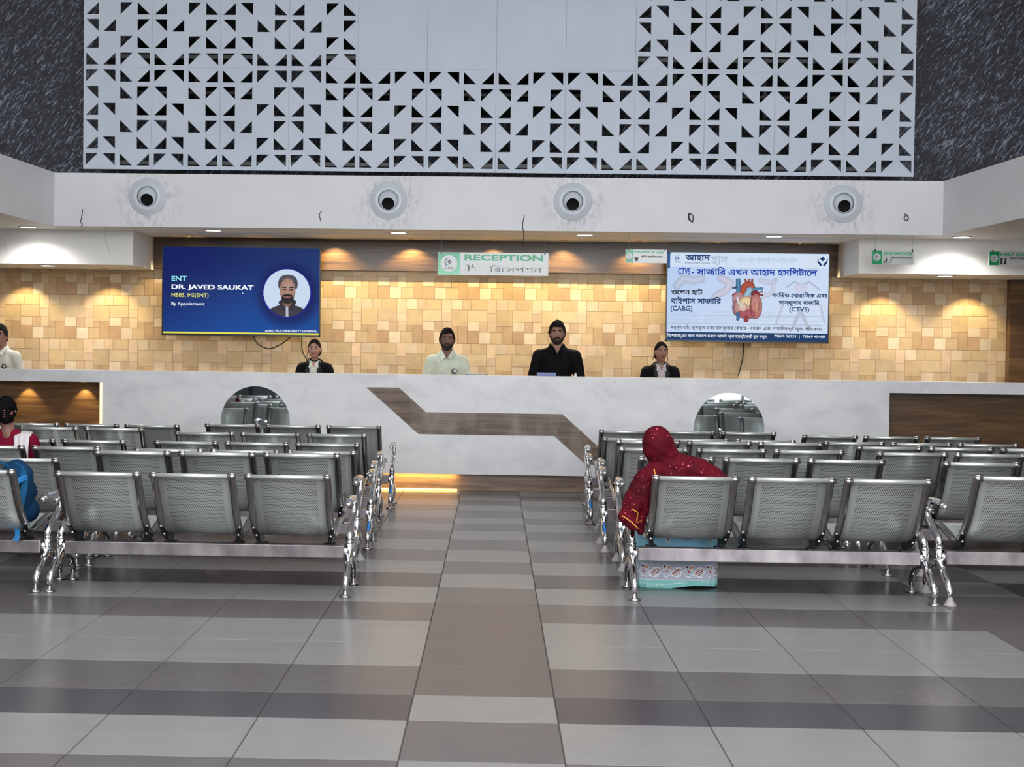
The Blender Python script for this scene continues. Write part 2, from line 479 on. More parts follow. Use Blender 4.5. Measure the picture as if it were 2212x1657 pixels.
f = t.math('MINIMUM', t.math('ADD', t.math('MULTIPLY', sm, 0.9), t.math('MULTIPLY', gen, 0.35)), 0.75)
t.l.new(t.mix(f, C(222, 222, 226), C(112, 104, 100)), t.bsdf.inputs['Base Color'])
mb = MB()
mb.box(-4.765, 4.735, 14.90, 15.02, ZC - 0.002, 3.328)           # front band
mb.box(-4.765, 4.735, 15.02, 15.6, 3.16, 3.20)                  # ledge behind it
for sx, xa, xb in ((-1, -4.765, -5.35), (1, 4.735, 5.30)):        # side returns towards the hall
    d = 0.12 * sx
    vs = [(xa, 14.9, ZC - 0.002), (xb, 5.0, ZC - 0.002), (xb + d, 5.0, ZC - 0.002), (xa + d, 15.02, ZC - 0.002)]
    vs += [(p[0], p[1], 3.330) for p in vs]
    mb.add(vs, [(0, 1, 2, 3), (4, 5, 6, 7), (0, 1, 5, 4), (1, 2, 6, 5), (2, 3, 7, 6), (3, 0, 4, 7)])
struct(mb.build('trim_6', M['fascia']), 'white bulkhead band around the double height hall')

# ------------------------------------------------------------------ slate feature wall with dark openings behind the screen
m = mat('slate', C(50, 51, 62), 0.55); t = NT(m); M['slate'] = m
v0 = t.coord()
wob = t.noise(v0, 2.0, 2.0)
v = t.mapping(v0, (1, 1, 1), (0, math.radians(-36), 0))
v1 = t.mapping(v, (34, 14, 7.0))
n = t.noise(v1, 1.35, 5.0, 0.62, 1.2)
nb = t.noise(t.mapping(v0, (1, 1, 1)), 1.1, 3.0)
f = t.math('ADD', n, t.math('MULTIPLY', t.math('SUBTRACT', nb, 0.5), 0.22))
t.l.new(t.ramp(f, [(0.30, C(18, 19, 28)), (0.50, C(33, 34, 46)), (0.555, C(62, 64, 78)), (0.63, C(138, 142, 156))]), t.bsdf.inputs['Base Color'])
t.l.new(t.bump(f, 0.5, 0.02), t.bsdf.inputs['Normal'])
YS = 15.50
mb = MB(); mb.box(-9.9, 5.86, YS, YS + 0.2, 3.18, 4.05)
for a, b in ((-9.9, -4.06), (-2.72, -1.98), (1.36, 1.98), (3.98, 5.86)): mb.box(a, b, YS, YS + 0.2, 4.05, 6.7)
for a, b in ((-4.06, -2.72), (-1.98, 1.36), (1.98, 3.98)): mb.box(a, b, YS, YS + 0.2, 6.3, 6.7)
struct(mb.build('wall_upper', M['slate']), 'dark slate textured upper wall')
struct(MB().box(5.86, 9.9, YS - 0.1, YS + 0.2, 3.18, 6.7).build('wall_side', mat('slate_dark', C(30, 31, 38), 0.6)), 'plain dark end of the upper wall')
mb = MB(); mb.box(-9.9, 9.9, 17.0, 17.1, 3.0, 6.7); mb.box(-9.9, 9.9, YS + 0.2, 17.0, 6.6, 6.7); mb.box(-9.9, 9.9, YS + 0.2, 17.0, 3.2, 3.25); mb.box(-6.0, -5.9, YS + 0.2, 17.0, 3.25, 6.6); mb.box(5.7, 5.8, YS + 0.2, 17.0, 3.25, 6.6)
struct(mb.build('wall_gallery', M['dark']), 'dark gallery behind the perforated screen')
for i, (a, b) in enumerate(((-4.06, -2.72), (-1.98, 1.36), (1.98, 3.98))):
    mb = MB()
    for z in (4.05, 4.32, 4.58, 4.95): mb.box(a, b, YS + 0.14, YS + 0.18, z, z + 0.03)
    nn = 2 if b - a < 2.2 else 4
    for k in range(1, nn): x = a + (b - a) * k / nn; mb.box(x - 0.02, x + 0.02, YS + 0.15, YS + 0.19, 4.05, 6.3)
    struct(mb.build('window_%d' % (i + 1), mat('gallery_frame', C(64, 58, 60), 0.4)), 'dark opening with thin frame bars behind the perforated screen')

# ------------------------------------------------------------------ hall envelope: side walls, glazed front, roof
struct(MB().box(-10.2, -10, -5.2, 17.2, 0, 6.8).build('wall_left', M['white_wall']), 'left side wall')
struct(MB().box(10, 10.2, -5.2, 17.2, 0, 6.8).build('wall_right', M['white_wall']), 'right side wall')
mb = MB(); mb.box(-10, 10, -5.2, 16.7, 6.7, 6.9)
struct(mb.build('ceiling_upper', M['white_wall']), 'high ceiling of the hall')
mb = MB()
for x in (-10, -6, -2, 2, 6, 9.9): mb.box(x, x + 0.1, -5.1, -5.0, 0, 6.8)
for z in (2.7, 4.6, 6.6): mb.box(-10, 10, -5.09, -5.01, z, z + 0.12)
struct(MB().box(-10, 2.2, -5.2, -5.02, 0, 2.7).box(7.5, 10, -5.2, -5.02, 0, 2.7).build('wall_front', mat('entrance_wall', C(92, 94, 98), 0.5)), 'plain grey entrance wall behind the viewer')
struct(mb.build('window_4', mat('mullion', C(60, 62, 66), 0.4, 0.5)), 'glazed front of the hall behind the viewer')
# ------------------------------------------------------------------ perforated screen (twelve boards wide)
M['screen_paint'] = mottled('screen_paint', C(187, 196, 210), C(196, 204, 217), 1.6, 0.5, detail=6)
LOW = ['abcd', 'b.ca', 'db.c', 'b.ca', 'db.c', 'abcd']           # rows from the joint downwards
UPR = ['cdab', 'd.ac', 'bd.a', 'd.ac', 'bd.a', 'cdab']           # rows from the joint upwards
MIR = str.maketrans('abcd.', 'badc.')
def mirror(rows): return [r[::-1].translate(MIR) for r in rows]
SEQ = 'PPQPQPQPQPQQ'
scr = thing('perforated_screen', 'large pale blue-grey wall screen cut with triangular holes above the reception', 'screen', (-0.02, 15.07, 3.39))
SX0, PW, ZJ, CH = -4.505, 0.7475, 4.497, 0.1815
def board(x0, z0, rows, w, ch, topdown):
    "one board, front face with triangular cut-outs plus hole rims, 12 mm thick"
    cw = w / 4.0; y0, y1 = 15.060, 15.078
    mb = MB(); g = 0.0012
    n = len(rows)
    zt = z0 + n * ch
    # bottom edge strip for the lower boards is part of the board
    zb = z0
    X0, X1 = x0 + g, x0 + w - g
    leg = 0.725
    for r in range(n):
        for c in range(4):
            a0, a1 = x0 + c * cw, x0 + (c + 1) * cw
            if c == 0: a0 = X0
            if c == 3: a1 = X1
            b1 = zt - r * ch; b0 = b1 - ch
            k = rows[r][c] if topdown else rows[n - 1 - r][c]
            if k == '.':
                for yy in (y0, y1): mb.add([(a0, yy, b0), (a1, yy, b0), (a1, yy, b1), (a0, yy, b1)], [(0, 1, 2, 3)])
                continue
            cx, cz = x0 + (c + 0.5) * cw, (b0 + b1) / 2
            h = leg * cw / 2; hz = leg * ch / 2
            tl, tr, br, bl = (cx - h, cz + hz), (cx + h, cz + hz), (cx + h, cz - hz), (cx - h, cz - hz)
            tri = {'a': (tl, tr, bl), 'b': (tl, tr, br), 'c': (tl, bl, br), 'd': (tr, br, bl)}[k]
            o = [(a0, b1), (a1, b1), (a1, b0), (a0, b0)]   # tl tr br bl of the cell
            i = [tl, tr, br, bl]
            for yy in (y0, y1):
                vs = [(p[0], yy, p[1]) for p in o + i]
                fs = [(0, 1, 5, 4), (1, 2, 6, 5), (2, 3, 7, 6), (3, 0, 4, 7)]
                fs.append({'a': (5, 6, 7), 'b': (4, 6, 7), 'c': (4, 5, 6), 'd': (4, 5, 7)}[k])
                mb.add(vs, fs)
            vs = [(p[0], y0, p[1]) for p in tri] + [(p[0], y1, p[1]) for p in tri]
            mb.add(vs, [(0, 1, 4, 3), (1, 2, 5, 4), (2, 0, 3, 5)])
    return mb, X0, X1, zb, zt, y0, y1
for i, s in enumerate(SEQ):
    x0 = SX0 + i * PW
    rows = LOW if s == 'P' else mirror(LOW)
    mb, X0, X1, zb, zt, y0, y1 = board(x0, ZJ - 6 * CH, rows, PW, CH, True)
    mb.box(X0, X1, y0, y1, 3.392, zb)                          # plain strip below the last row
    mb.box(X0, X1, y0, y1, zt - 0.0005, ZJ - 0.001)
    mb.build('board', M['screen_paint'], scr, fix=False)
    if 4 <= i <= 7:
        MB().box(x0 + 0.0012, x0 + PW - 0.0012, 15.060, 15.078, ZJ + 0.001, ZJ + 6 * CH).build('board', M['screen_paint'], scr)
    else:
        rows = UPR if s == 'P' else mirror(UPR)
        mb, *_ = board(x0, ZJ + 0.001, rows, PW, CH, False)
        mb.build('board', M['screen_paint'], scr, fix=False)
mb = MB()
for x in (-4.3, -2.3, 0.0, 2.2, 4.2):
    mb.box(x - 0.02, x + 0.02, 15.082, 15.497, 3.45, 3.49); mb.box(x - 0.02, x + 0.02, 15.082, 15.497, 4.60, 4.64)
mb.box(-4.45, 4.4, 15.080, 15.10, 3.45, 3.49); mb.box(-4.45, 4.4, 15.080, 15.10, 4.60, 4.64)
mb.build('support_rail', M['black_steel'], scr)

# ------------------------------------------------------------------ round air diffusers on the bulkhead
DL = [(-3.754, 3.079, 'air nozzle, leftmost on the white bulkhead', 0.03, -0.42), (-1.157, 3.064, 'air nozzle, second from the left on the white bulkhead', 0.0, -0.42),
      (0.814, 3.072, 'air nozzle, third from the left on the white bulkhead', -0.02, -0.38), (3.68, 3.080, 'air nozzle, rightmost on the white bulkhead', 0.02, -0.36)]
M['nozzle'] = mat('nozzle_paint', C(202, 208, 216), 0.35)
for x, z, lab, tx, tz in DL:
    d = thing('air_nozzle', 'round white ball ' + lab, 'air vent', (x, 14.9, z), 'ball air nozzles along the bulkhead')
    R = Matrix.Rotation(PI / 2, 3, 'X')          # local z -> -y
    MB().lathe([(0.108, 0.03), (0.112, 0.036), (0.13, 0.038), (0.155, 0.030), (0.165, 0.018), (0.196, 0.012), (0.202, 0.006), (0.202, -0.004)], (x, 14.9, z), 48, rot=R).build('flange', M['nozzle'], d)
    dirv = Vector((tx, -1, tz)).normalized(); q = Vector((0, 0, 1)).rotation_difference(dirv).to_matrix()
    rs, rh = 0.122, 0.074; zc = math.sqrt(rs * rs - rh * rh)
    prof = [(rs * math.cos(a), rs * math.sin(a)) for a in [i * math.acos(rh / rs) / 12 - 0.35 for i in range(13)]]
    prof = [(rs * math.cos(a), rs * math.sin(a)) for a in [(-0.5 + (math.acos(rh / rs) + 0.5) * i / 16) for i in range(17)]] + [(rh - 0.004, zc + 0.003), (rh - 0.007, zc - 0.002)]
    ball = MB().lathe(prof, (x, 14.9 + 0.045, z), 40, rot=q).build('ball', M['nozzle'], d)
    MB().lathe([(rh - 0.006, zc), (rh - 0.010, zc - 0.02), (rh - 0.014, zc - 0.022), (0.0005, zc - 0.022)], (x, 14.945, z), 32, rot=q).build('mouth', mat('nozzle_mouth', C(9, 8, 9), 0.6, spec=0.2), ball)

# ------------------------------------------------------------------ recessed downlights and small warm spots
def downlight(x, y, z, lab, r=0.095, e=26):
    d = thing('downlight', lab, 'ceiling light', (x, y, z), 'white recessed downlights')
    MB().lathe([(r - 0.012, -0.004), (r - 0.006, -0.012), (r + 0.010, -0.012), (r + 0.016, 0.0)], (x, y, z), 32).build('trim_ring', M['white_plastic'], d)
    MB().lathe([(0.0005, -0.006), (r - 0.010, -0.006)], (x, y, z), 32, smooth=False).build('lens', M['lamp_glow'], d)
    lamp('bulb', 'SPOT', (x, y, z - 0.03), e, (1.0, 0.97, 0.93), 0.06, rot=(0, 0, 0), spot=math.radians(150), blend=0.6, parent=d)
for x, y, lab in [(-5.10, 15.06, 'at the far left in the low ceiling'), (-3.11, 15.25, 'above the left screen'), (-1.07, 15.28, 'right of the left screen'),
                  (0.975, 15.30, 'between the reception sign and the right screen'), (3.02, 15.22, 'above the right screen'), (4.99, 15.06, 'at the far right in the low ceiling')]:
    downlight(x, y, ZC, 'white round downlight ' + lab)
downlight(-5.07, 15.62, 2.372, 'white round downlight under the left white ceiling box'); downlight(5.0, 15.62, 2.372, 'white round downlight under the right white ceiling box')

def spot(x, y, z, lab, e, ang, grp, tilt=0.0):
    d = thing('spotlight', lab, 'spotlight', (x, y, z), grp)
    MB().lathe([(0.020, -0.003), (0.024, -0.010), (0.034, -0.009), (0.038, 0.0)], (x, y, z), 20).build('trim_ring', mat('spot_ring', C(200, 190, 160), 0.3, 0.6), d)
    MB().lathe([(0.0005, -0.004), (0.021, -0.004)], (x, y, z), 20).build('lens', M['spot_glow'], d)
    lamp('bulb', 'SPOT', (x, y, z - 0.02), e, (1.0, 0.82, 0.42), 0.008, rot=(tilt, 0, 0), spot=math.radians(ang), blend=0.55, parent=d)
SX = [-3.58, -2.78, -1.89, -0.98, -0.028, 0.789, 1.66, 2.56, 3.51]
NUM = ['first', 'second', 'third', 'fourth', 'fifth', 'sixth', 'seventh', 'eighth', 'ninth']
for i, x in enumerate(SX):
    spot(x, 16.16, ZC, 'small warm spotlight over the walnut band, %s from the left' % NUM[i], 36, 122, 'warm spotlights over the walnut band', math.radians(6))
spot(-3.545, 15.93, ZC, 'small warm spotlight just in front of its twin at the walnut band left end', 4, 60, 'warm spotlights over the walnut band')
for x, lab in ((-5.57, 'farther left of two under the left white ceiling box'), (-4.556, 'nearer the left screen, under the left white ceiling box'), (4.51, 'nearer the right screen, under the right white ceiling box'), (5.516, 'farther right of two under the right white ceiling box')):
    spot(x, 16.12, 2.372, 'small warm spotlight ' + lab, 18, 98, 'warm spotlights under the white boxes', math.radians(8))
# ------------------------------------------------------------------ reception counter
m = mat('counter_plaster', C(226, 226, 228), 0.42); t = NT(m); M['plaster'] = m
n = t.noise(t.mapping(t.coord(), (1.0, 1, 1.6)), 2.6, 6.0, 0.6, 0.5)
t.l.new(t.ramp(n, [(0.30, C(212, 212, 214)), (0.5, C(226, 226, 228)), (0.72, C(234, 234, 234))]), t.bsdf.inputs['Base Color'])
ct = thing('reception_counter', 'long white plaster reception counter with a bent wood inlay', 'counter', (0, 14.7, 0))
XL, XR = -4.13, 4.085
mb = MB(); mb.box(XL, XR, 14.45, 14.62, 0.178, 1.21); mb.box(-9.0, XL, 14.45, 14.62, 1.088, 1.21); mb.box(XR, 9.0, 14.45, 14.62, 1.088, 1.21)
mb.box(XL, XL + 0.05, 14.62, 14.78, 0.178, 1.088); mb.box(XR - 0.05, XR, 14.62, 14.78, 0.178, 1.088)
mb.build('front', M['plaster'], ct)
mb = MB(); mb.box(-9.0, 9.0, 14.62, 14.80, 1.17, 1.208); mb.box(-9.0, 9.0, 14.80, 15.02, 0.70, 0.74); mb.box(-9.0, 9.0, 14.60, 14.62, 0.0, 0.178)
mb.build('desk_top', mat('desk_laminate', C(200, 198, 194), 0.4), ct)
MB().box(-9.0, 9.0, 14.505, 14.60, 0.002, 0.178).build('plinth', M['plinth_wood'], ct)
for a, b in ((-9.0, XL + 0.0), (XR, 9.0)): MB().box(a, b, 14.70, 14.78, 0.178, 1.088).build('wood_panel', M['walnut'], ct)
MB().prism([(-1.33, 1.072), (-0.985, 1.072), (-0.704, 0.821), (0.716, 0.821), (1.22, 0.375), (1.22, 0.30), (0.965, 0.30), (0.635, 0.592), (-0.778, 0.592)], 14.446, 14.452).build('inlay', M['counter_wood'], ct)
for x, z in ((-2.487, 0.705), (2.44, 0.703)):
    R = Matrix.Rotation(PI / 2, 3, 'X')
    mm = MB().lathe([(0.0005, 0.006), (0.361, 0.006), (0.363, 0.0)], (x, 14.449, z), 72, rot=R, smooth=False).build('mirror', M['mirror'], ct)
    MB().lathe([(0.361, 0.007), (0.369, 0.006), (0.371, -0.001)], (x, 14.449, z), 72, rot=R).build('mirror_rim', M['white_plastic'], mm)
MB().box(-4.13, -4.105, 14.444, 14.451, 0.18, 1.085).build('edge_profile', mat('edge_glow', C(240, 220, 200), 0.4, emit=(1.0, 0.72, 0.42, 1), estr=0.55), ct)
led = MB().box(-4.0, -0.37, 14.497, 14.503, 0.003, 0.018).build('light_strip', M['led_glow'], ct)
lamp('strip_light', 'AREA', (-2.18, 14.456, 0.172), 9.0, (1.0, 0.55, 0.12), 3.6, 0.01, rot=(math.radians(24), 0, 0), parent=ct)
for x, lab in ((-4.963, 'farther left of two in the counter recess'), (-4.357, 'nearer the white counter front, in the left counter recess')):
    spot(x, 14.62, 1.086, 'small warm spotlight ' + lab, 7, 84, 'warm spotlights in the counter recess', math.radians(10))
lamp('edge_light', 'AREA', (-4.145, 14.60, 0.62), 0.8, (1.0, 0.66, 0.28), 0.02, 0.8, rot=(0, math.radians(90), 0), parent=ct)

# papers and tray on the counter
p = thing('paper_tray', 'blue plastic tray on the counter in front of the man in black', 'tray', (0.555, 14.71, 1.208))
MB().box(0.455, 0.655, 14.65, 14.79, 1.208, 1.214).build('base', mat('tray_blue', C(84, 98, 150), 0.4), p)
mb = MB(); mb.box(0.455, 0.655, 14.65, 14.655, 1.214, 1.245); mb.box(0.455, 0.46, 14.655, 14.79, 1.214, 1.245); mb.box(0.65, 0.655, 14.655, 14.79, 1.214, 1.245); mb.box(0.46, 0.65, 14.785, 14.79, 1.214, 1.245)
mb.build('rim', mat('tray_rim', C(104, 118, 168), 0.4), p)
p = thing('paper_stack', 'low dark stack of papers on the counter beside the man in the pale shirt', 'papers', (-0.18, 14.71, 1.208))
MB().box(-0.30, -0.06, 14.64, 14.78, 1.208, 1.218).build('folder', mat('folder_grey', C(96, 98, 112), 0.5), p)
MB().box(-0.28, -0.10, 14.66, 14.77, 1.218, 1.224).build('sheet', mat('paper', C(214, 212, 206), 0.7), p)
p = thing('paper_slip', 'white paper slip standing on the counter at the right elbow of the man in black', 'paper', (0.86, 14.70, 1.208))
mb = MB(); mb.add([(0.845, 14.70, 1.208), (0.875, 14.70, 1.208), (0.868, 14.712, 1.245), (0.855, 14.712, 1.248), (0.845, 14.704, 1.208), (0.875, 14.704, 1.208), (0.868, 14.716, 1.245), (0.855, 14.716, 1.248)],
       [(0, 1, 2, 3), (4, 5, 6, 7), (0, 1, 5, 4), (1, 2, 6, 5), (2, 3, 7, 6), (3, 0, 4, 7)])
mb.build('sheet', mat('paper2', C(224, 222, 216), 0.7), p)
# ------------------------------------------------------------------ painting helpers for screens
def seg_d(px, py, a, b):
    dx, dy = b[0] - a[0], b[1] - a[1]; L = dx * dx + dy * dy
    t = 0 if L == 0 else max(0, min(1, ((px - a[0]) * dx + (py - a[1]) * dy) / L))
    return math.hypot(px - a[0] - t * dx, py - a[1] - t * dy)
def layers(col, x, y, L, asp=1.0):
    "paint ellipses ('e') and thick lines ('l') over col; y scaled by asp for distances"
    for q in L:
        if q[0] == 'e':
            _, cx, cy, rx, ry, c, soft = q
            d = math.hypot((x - cx) / rx, (y - cy) / ry)
            k = 1 - sstep(1 - soft, 1.0, d)
            if k > 0: col = mixc(col, mixc(c, tuple(v * 0.72 for v in c), max(0, (d - 0.5))), k)
        else:
            _, pts, wd_, c = q
            d = min(seg_d(x, y * asp, (a[0], a[1] * asp), (b[0], b[1] * asp)) for a, b in zip(pts, pts[1:]))
            k = 1 - sstep(wd_ * 0.38, wd_ * 0.55, d)
            if k > 0: col = mixc(col, mixc(c, tuple(v * 0.6 for v in c), d / wd_ * 1.2), k)
    return col
SCREEN = attr_mat('screen_picture', 0.3, emit=0.53, spec=0.02)
def glow(name, r, g, b, s=0.56):
    c = C(r, g, b); return mat(name, (0.01, 0.01, 0.01, 1), 0.4, emit=c, estr=s, spec=0.02)
G_W, G_C, G_Y, G_B, G_N, G_K = glow('glow_white', 246, 250, 255), glow('glow_cyan', 150, 236, 240), glow('glow_yellow', 240, 236, 110), glow('glow_blue', 28, 62, 168), glow('glow_navy', 18, 56, 104), glow('glow_ink', 22, 34, 50)
G_G = glow('glow_grey', 178, 194, 216)
YT = 16.12
def tv(name, label, x0, x1, z0, z1):
    d = thing('television', label, 'television', ((x0 + x1) / 2, YT + 0.03, z0))
    mb = MB(); f = 0.012
    mb.bbox(x0, x1, YT + 0.004, YT + 0.055, z0, z1, 0.003)
    mb.box(x0, x1, YT - 0.004, YT + 0.006, z0, z0 + f * 1.8); mb.box(x0, x1, YT - 0.004, YT + 0.006, z1 - f, z1)
    mb.box(x0, x0 + f, YT - 0.004, YT + 0.006, z0, z1); mb.box(x1 - f, x1, YT - 0.004, YT + 0.006, z0, z1)
    mb.build('frame', M['black'], d)
    MB().box((x0 + x1) / 2 - 0.25, (x0 + x1) / 2 + 0.25, YT + 0.055, 16.402, (z0 + z1) / 2 - 0.2, (z0 + z1) / 2 + 0.2).build('wall_mount', M['black_steel'], d)
    return d
# left screen
TX0, TX1, TZ0, TZ1 = -3.884, -2.032, 1.603, 2.642
d = tv('tv', 'wall mounted television with a dark blue doctor slide, left of the two', TX0, TX1, TZ0, TZ1)
sx0, sx1, sz0, sz1 = TX0 + 0.012, TX1 - 0.012, TZ0 + 0.022, TZ1 - 0.012
SWD, SHT = sx1 - sx0, sz1 - sz0
def left_bg(u, v):
    c = mixc((12, 30, 98), (18, 78, 158), sstep(0.0, 1.0, 0.55 * u + 0.75 * (1 - v) - 0.15))
    c = mixc(c, (34, 54, 104), sstep(0.55, 1.15, u * 0.7 + v * 0.55) * 0.7)
    du, dv = (u - 0.80), (v - 0.46) * SHT / SWD
    r = math.hypot(du, dv * 1.0); c = mixc(c, (8, 22, 84), (1 - sstep(0.15, 0.24, r)) * 0.75)
    if v < 0.022: c = (240, 232, 84)
    return c
disp = paint_grid('display', sx0, sx1, sz0, sz1, YT + 0.003, 96, 54, left_bg, SCREEN, d)
yl = YT + 0.0015
def lt(s, u0, u1, v0, v1, m_, b=0.0): return letters(s, sx0 + u0 * SWD, sz0 + v0 * SHT, yl, (u1 - u0) * SWD, (v1 - v0) * SHT, m_, disp, b)
lt('ENT', 0.054, 0.151, 0.607, 0.664, G_C, 0.02)
lt('DR. JAVED SAUKAT', 0.054, 0.58, 0.497, 0.567, G_W, 0.028)
lt('MBBS, MS(ENT)', 0.054, 0.292, 0.408, 0.466, G_Y, 0.008)
lt('By Appointment', 0.054, 0.268, 0.312, 0.364, G_W, 0.012)
lt('AHAD MULTISPECIALITY HOSPITAL', 0.655, 0.99, 0.030, 0.055, G_W, 0.018)
mb = MB(); cx, cz = sx0 + 0.505 * SWD, sz0 + 0.485 * SHT
mb.add([(cx + a * 0.03, yl - 0.0004, cz + b * 0.03) for a, b in ((0, 0), (0.3, -0.8), (0.48, -0.5), (1.0, -0.75))] , [(0, 1, 2), (0, 2, 3)])
mb.build('cursor', G_W, disp, fix=False)
PCX, PCZ, PR = sx0 + 0.793 * SWD, sz0 + 0.485 * SHT, 0.152 * SWD
PL = [('e', 0.02, -1.10, 0.98, 0.62, (66, 62, 74), 0.05), ('l', [(-0.25, -0.42), (0.0, -0.75)], 0.20, (56, 52, 64)), ('l', [(0.30, -0.40), (0.04, -0.75)], 0.20, (56, 52, 64)),
      ('e', 0.02, -0.38, 0.22, 0.26, (132, 98, 88), 0.2), ('l', [(0.01, -0.62), (0.02, -1.0)], 0.13, (206, 210, 228)),
      ('e', 0.04, 0.52, 0.40, 0.25, (88, 86, 94), 0.12), ('e', -0.29, 0.36, 0.09, 0.22, (76, 74, 82), 0.2), ('e', 0.38, 0.36, 0.08, 0.22, (76, 74, 82), 0.2),
      ('e', 0.03, 0.09, 0.34, 0.53, (186, 146, 132), 0.06), ('e', 0.03, -0.26, 0.29, 0.22, (44, 36, 40), 0.2), ('e', 0.03, -0.05, 0.30, 0.20, (178, 136, 122), 0.3),
      ('l', [(-0.13, -0.12), (0.03, -0.10), (0.19, -0.13)], 0.09, (38, 30, 34)), ('l', [(-0.06, -0.19), (0.12, -0.19)], 0.05, (160, 104, 100)),
      ('l', [(-0.19, 0.24), (-0.05, 0.23)], 0.06, (50, 40, 42)), ('l', [(0.12, 0.22), (0.27, 0.23)], 0.06, (50, 40, 42)), ('l', [(-0.16, 0.13), (-0.06, 0.13)], 0.07, (60, 46, 46)), ('l', [(0.13, 0.12), (0.23, 0.12)], 0.07, (60, 46, 46)), ('l', [(0.03, 0.1), (0.03, -0.02)], 0.07, (190, 150, 134))]
paint_grid('portrait', PCX - PR, PCX + PR, PCZ - PR, PCZ + PR, YT + 0.0010, 100, 100, lambda u, v: layers((206, 224, 246) if math.hypot(u - 0.5, v - 0.5) < 0.49 else (36, 34, 150), (u - 0.5) * 2, (v - 0.5) * 2, PL), SCREEN, disp, keep=lambda u, v: math.hypot(u - 0.5, v - 0.5) < 0.5)
MB().lathe([(PR * 1.0, 0.0002), (PR * 1.035, 0.0002)], (PCX, YT + 0.0012, PCZ - 0.006), 64, rot=Matrix.Rotation(PI / 2, 3, 'X')).build('portrait_ring', glow('ring_blue', 36, 34, 150), disp)

# right screen
TX0, TX1, TZ0, TZ1 = 1.975, 3.847, 1.601, 2.644
d = tv('tv', 'wall mounted television with a pale blue heart surgery slide, right of the two', TX0, TX1, TZ0, TZ1)
sx0, sx1, sz0, sz1 = TX0 + 0.012, TX1 - 0.012, TZ0 + 0.022, TZ1 - 0.012
SWD, SHT = sx1 - sx0, sz1 - sz0
ASP = SHT / SWD
U = lambda px: (px - 1442) / 350.0
V = lambda py: (740 - py) / 193.0
GHR = [('l', [(0.06, 0.62), (0.10, 0.70), (0.17, 0.68), (0.21, 0.70)], 0.055, (206, 208, 226)), ('l', [(0.33, 0.71), (0.39, 0.66), (0.37, 0.58), (0.30, 0.50)], 0.05, (222, 206, 222)),
      ('l', [(0.58, 0.69), (0.66, 0.66), (0.67, 0.70)], 0.03, (214, 208, 228)), ('l', [(0.66, 0.68), (0.65, 0.54), (0.58, 0.50), (0.57, 0.45)], 0.03, (214, 208, 228)),
      ('l', [(0.74, 0.62), (0.79, 0.68), (0.83, 0.64), (0.88, 0.68), (0.94, 0.60)], 0.012, (176, 184, 206)), ('e', 0.83, 0.61, 0.05, 0.07, (210, 200, 222), 0.5),
      ('l', [(0.72, 0.42), (0.68, 0.20)], 0.014, (190, 200, 214)), ('l', [(0.95, 0.42), (0.98, 0.22)], 0.014, (190, 200, 214)), ('l', [(0.83, 0.36), (0.78, 0.14)], 0.02, (186, 184, 194)), ('l', [(0.83, 0.36), (0.88, 0.14)], 0.02, (186, 184, 194)),
      ('e', 0.90, 0.87, 0.04, 0.085, (196, 208, 228), 0.3)]
def right_bg(u, v):
    c = mixc((188, 212, 248), (212, 226, 250), sstep(0.0, 0.9, u * 0.6 + (1 - v) * 0.5))
    c = mixc(c, layers(c, u, v, GHR, ASP), 0.55)
    if v > 0.835: c = mixc((222, 235, 252), c, 0.25)
    if u < 0.016 and v > 0.82: c = (34, 92, 150)
    if 0.832 < v < 0.838: c = (150, 172, 200)
    for e in (0.185, 0.285):
        if abs(v - e) < 0.003 and 0.012 < u < 0.965: c = (176, 196, 212)
    for e in (0.012, 0.965):
        if abs(u - e) < 0.002 and 0.185 < v < 0.285: c = (176, 196, 212)
    if v < 0.095: c = (20, 58, 108)
    return c
disp = paint_grid('display', sx0, sx1, sz0, sz1, YT + 0.003, 200, 110, right_bg, SCREEN, d)
def rt(s, xa, xb, yb, ya, m_, b=0.0, reph=()): return letters(s, sx0 + U(xa) * SWD, sz0 + V(yb) * SHT, yl, (xb - xa) / 350.0 * SWD, (yb - ya) / 193.0 * SHT, m_, disp, b, reph=reph)
rt('আহাদ', 1480, 1534, 566, 551, G_N, 0.02)
rt('হাদ', 1536, 1573, 575, 553, G_G, 0.015)
rt('মািল্টেস্পশািলিট হাসপাতাল', 1479, 1534, 573, 568, G_N)

A_ = 'সাজা' + 'ি' + 'র'
rt('CTVS', 1465, 1491, 595.5, 581, G_B, 0.020)
rt('- ' + A_ + ' এখন আহাদ হস' + 'ি' + 'পটা' + 'ে' + 'ল', 1494, 1767, 597, 578, G_B, 0.020, reph=(len('- সাজ'),))
rt('ও' + 'ে' + 'পন হাট', 1451, 1519, 641, 626, G_K, 0.022, reph=(len('ওেপন হাট'),))
rt('বাইপাস ' + A_, 1450, 1560, 661, 644, G_N, 0.022, reph=(len('বাইপাস সাজ'),))
rt('(CABG)', 1450, 1497, 679, 665, G_N, 0.014)
rt('কা' + 'ি' + 'ডও-' + 'ে' + 'থারা' + 'ি' + 'সক এবং', 1670, 1790, 644, 632, G_N, 0.022, reph=(len('কািড'),))
rt('ভাস্কুলার ' + A_, 1685, 1773, 662.5, 648, G_N, 0.022, reph=(len('ভাস্কুলার সাজ'),))
rt('(CTVS)', 1708, 1751, 677, 665, G_N, 0.014)
rt('এডভান্স গ্যাে' + 'স্ট্রাএন্ট্রলজি'[:0] + 'স্ট্রাএন্ট্রলিজ', 1592, 1724, 571, 555, G_G, 0.006)
rt('(ERCP)', 1468, 1506, 682, 675, G_G); rt('(Endoscopy)', 1543, 1592, 682.5, 674, G_G); rt('(Colonoscopy)', 1620, 1678, 682.5, 674, G_G)
rt('• Advanced Procedures   • Obstructive Jaundice Care   • Pancreatic Stone Bleeding   • Multispeciality Support', 1449, 1751, 691.5, 686.5, G_G)
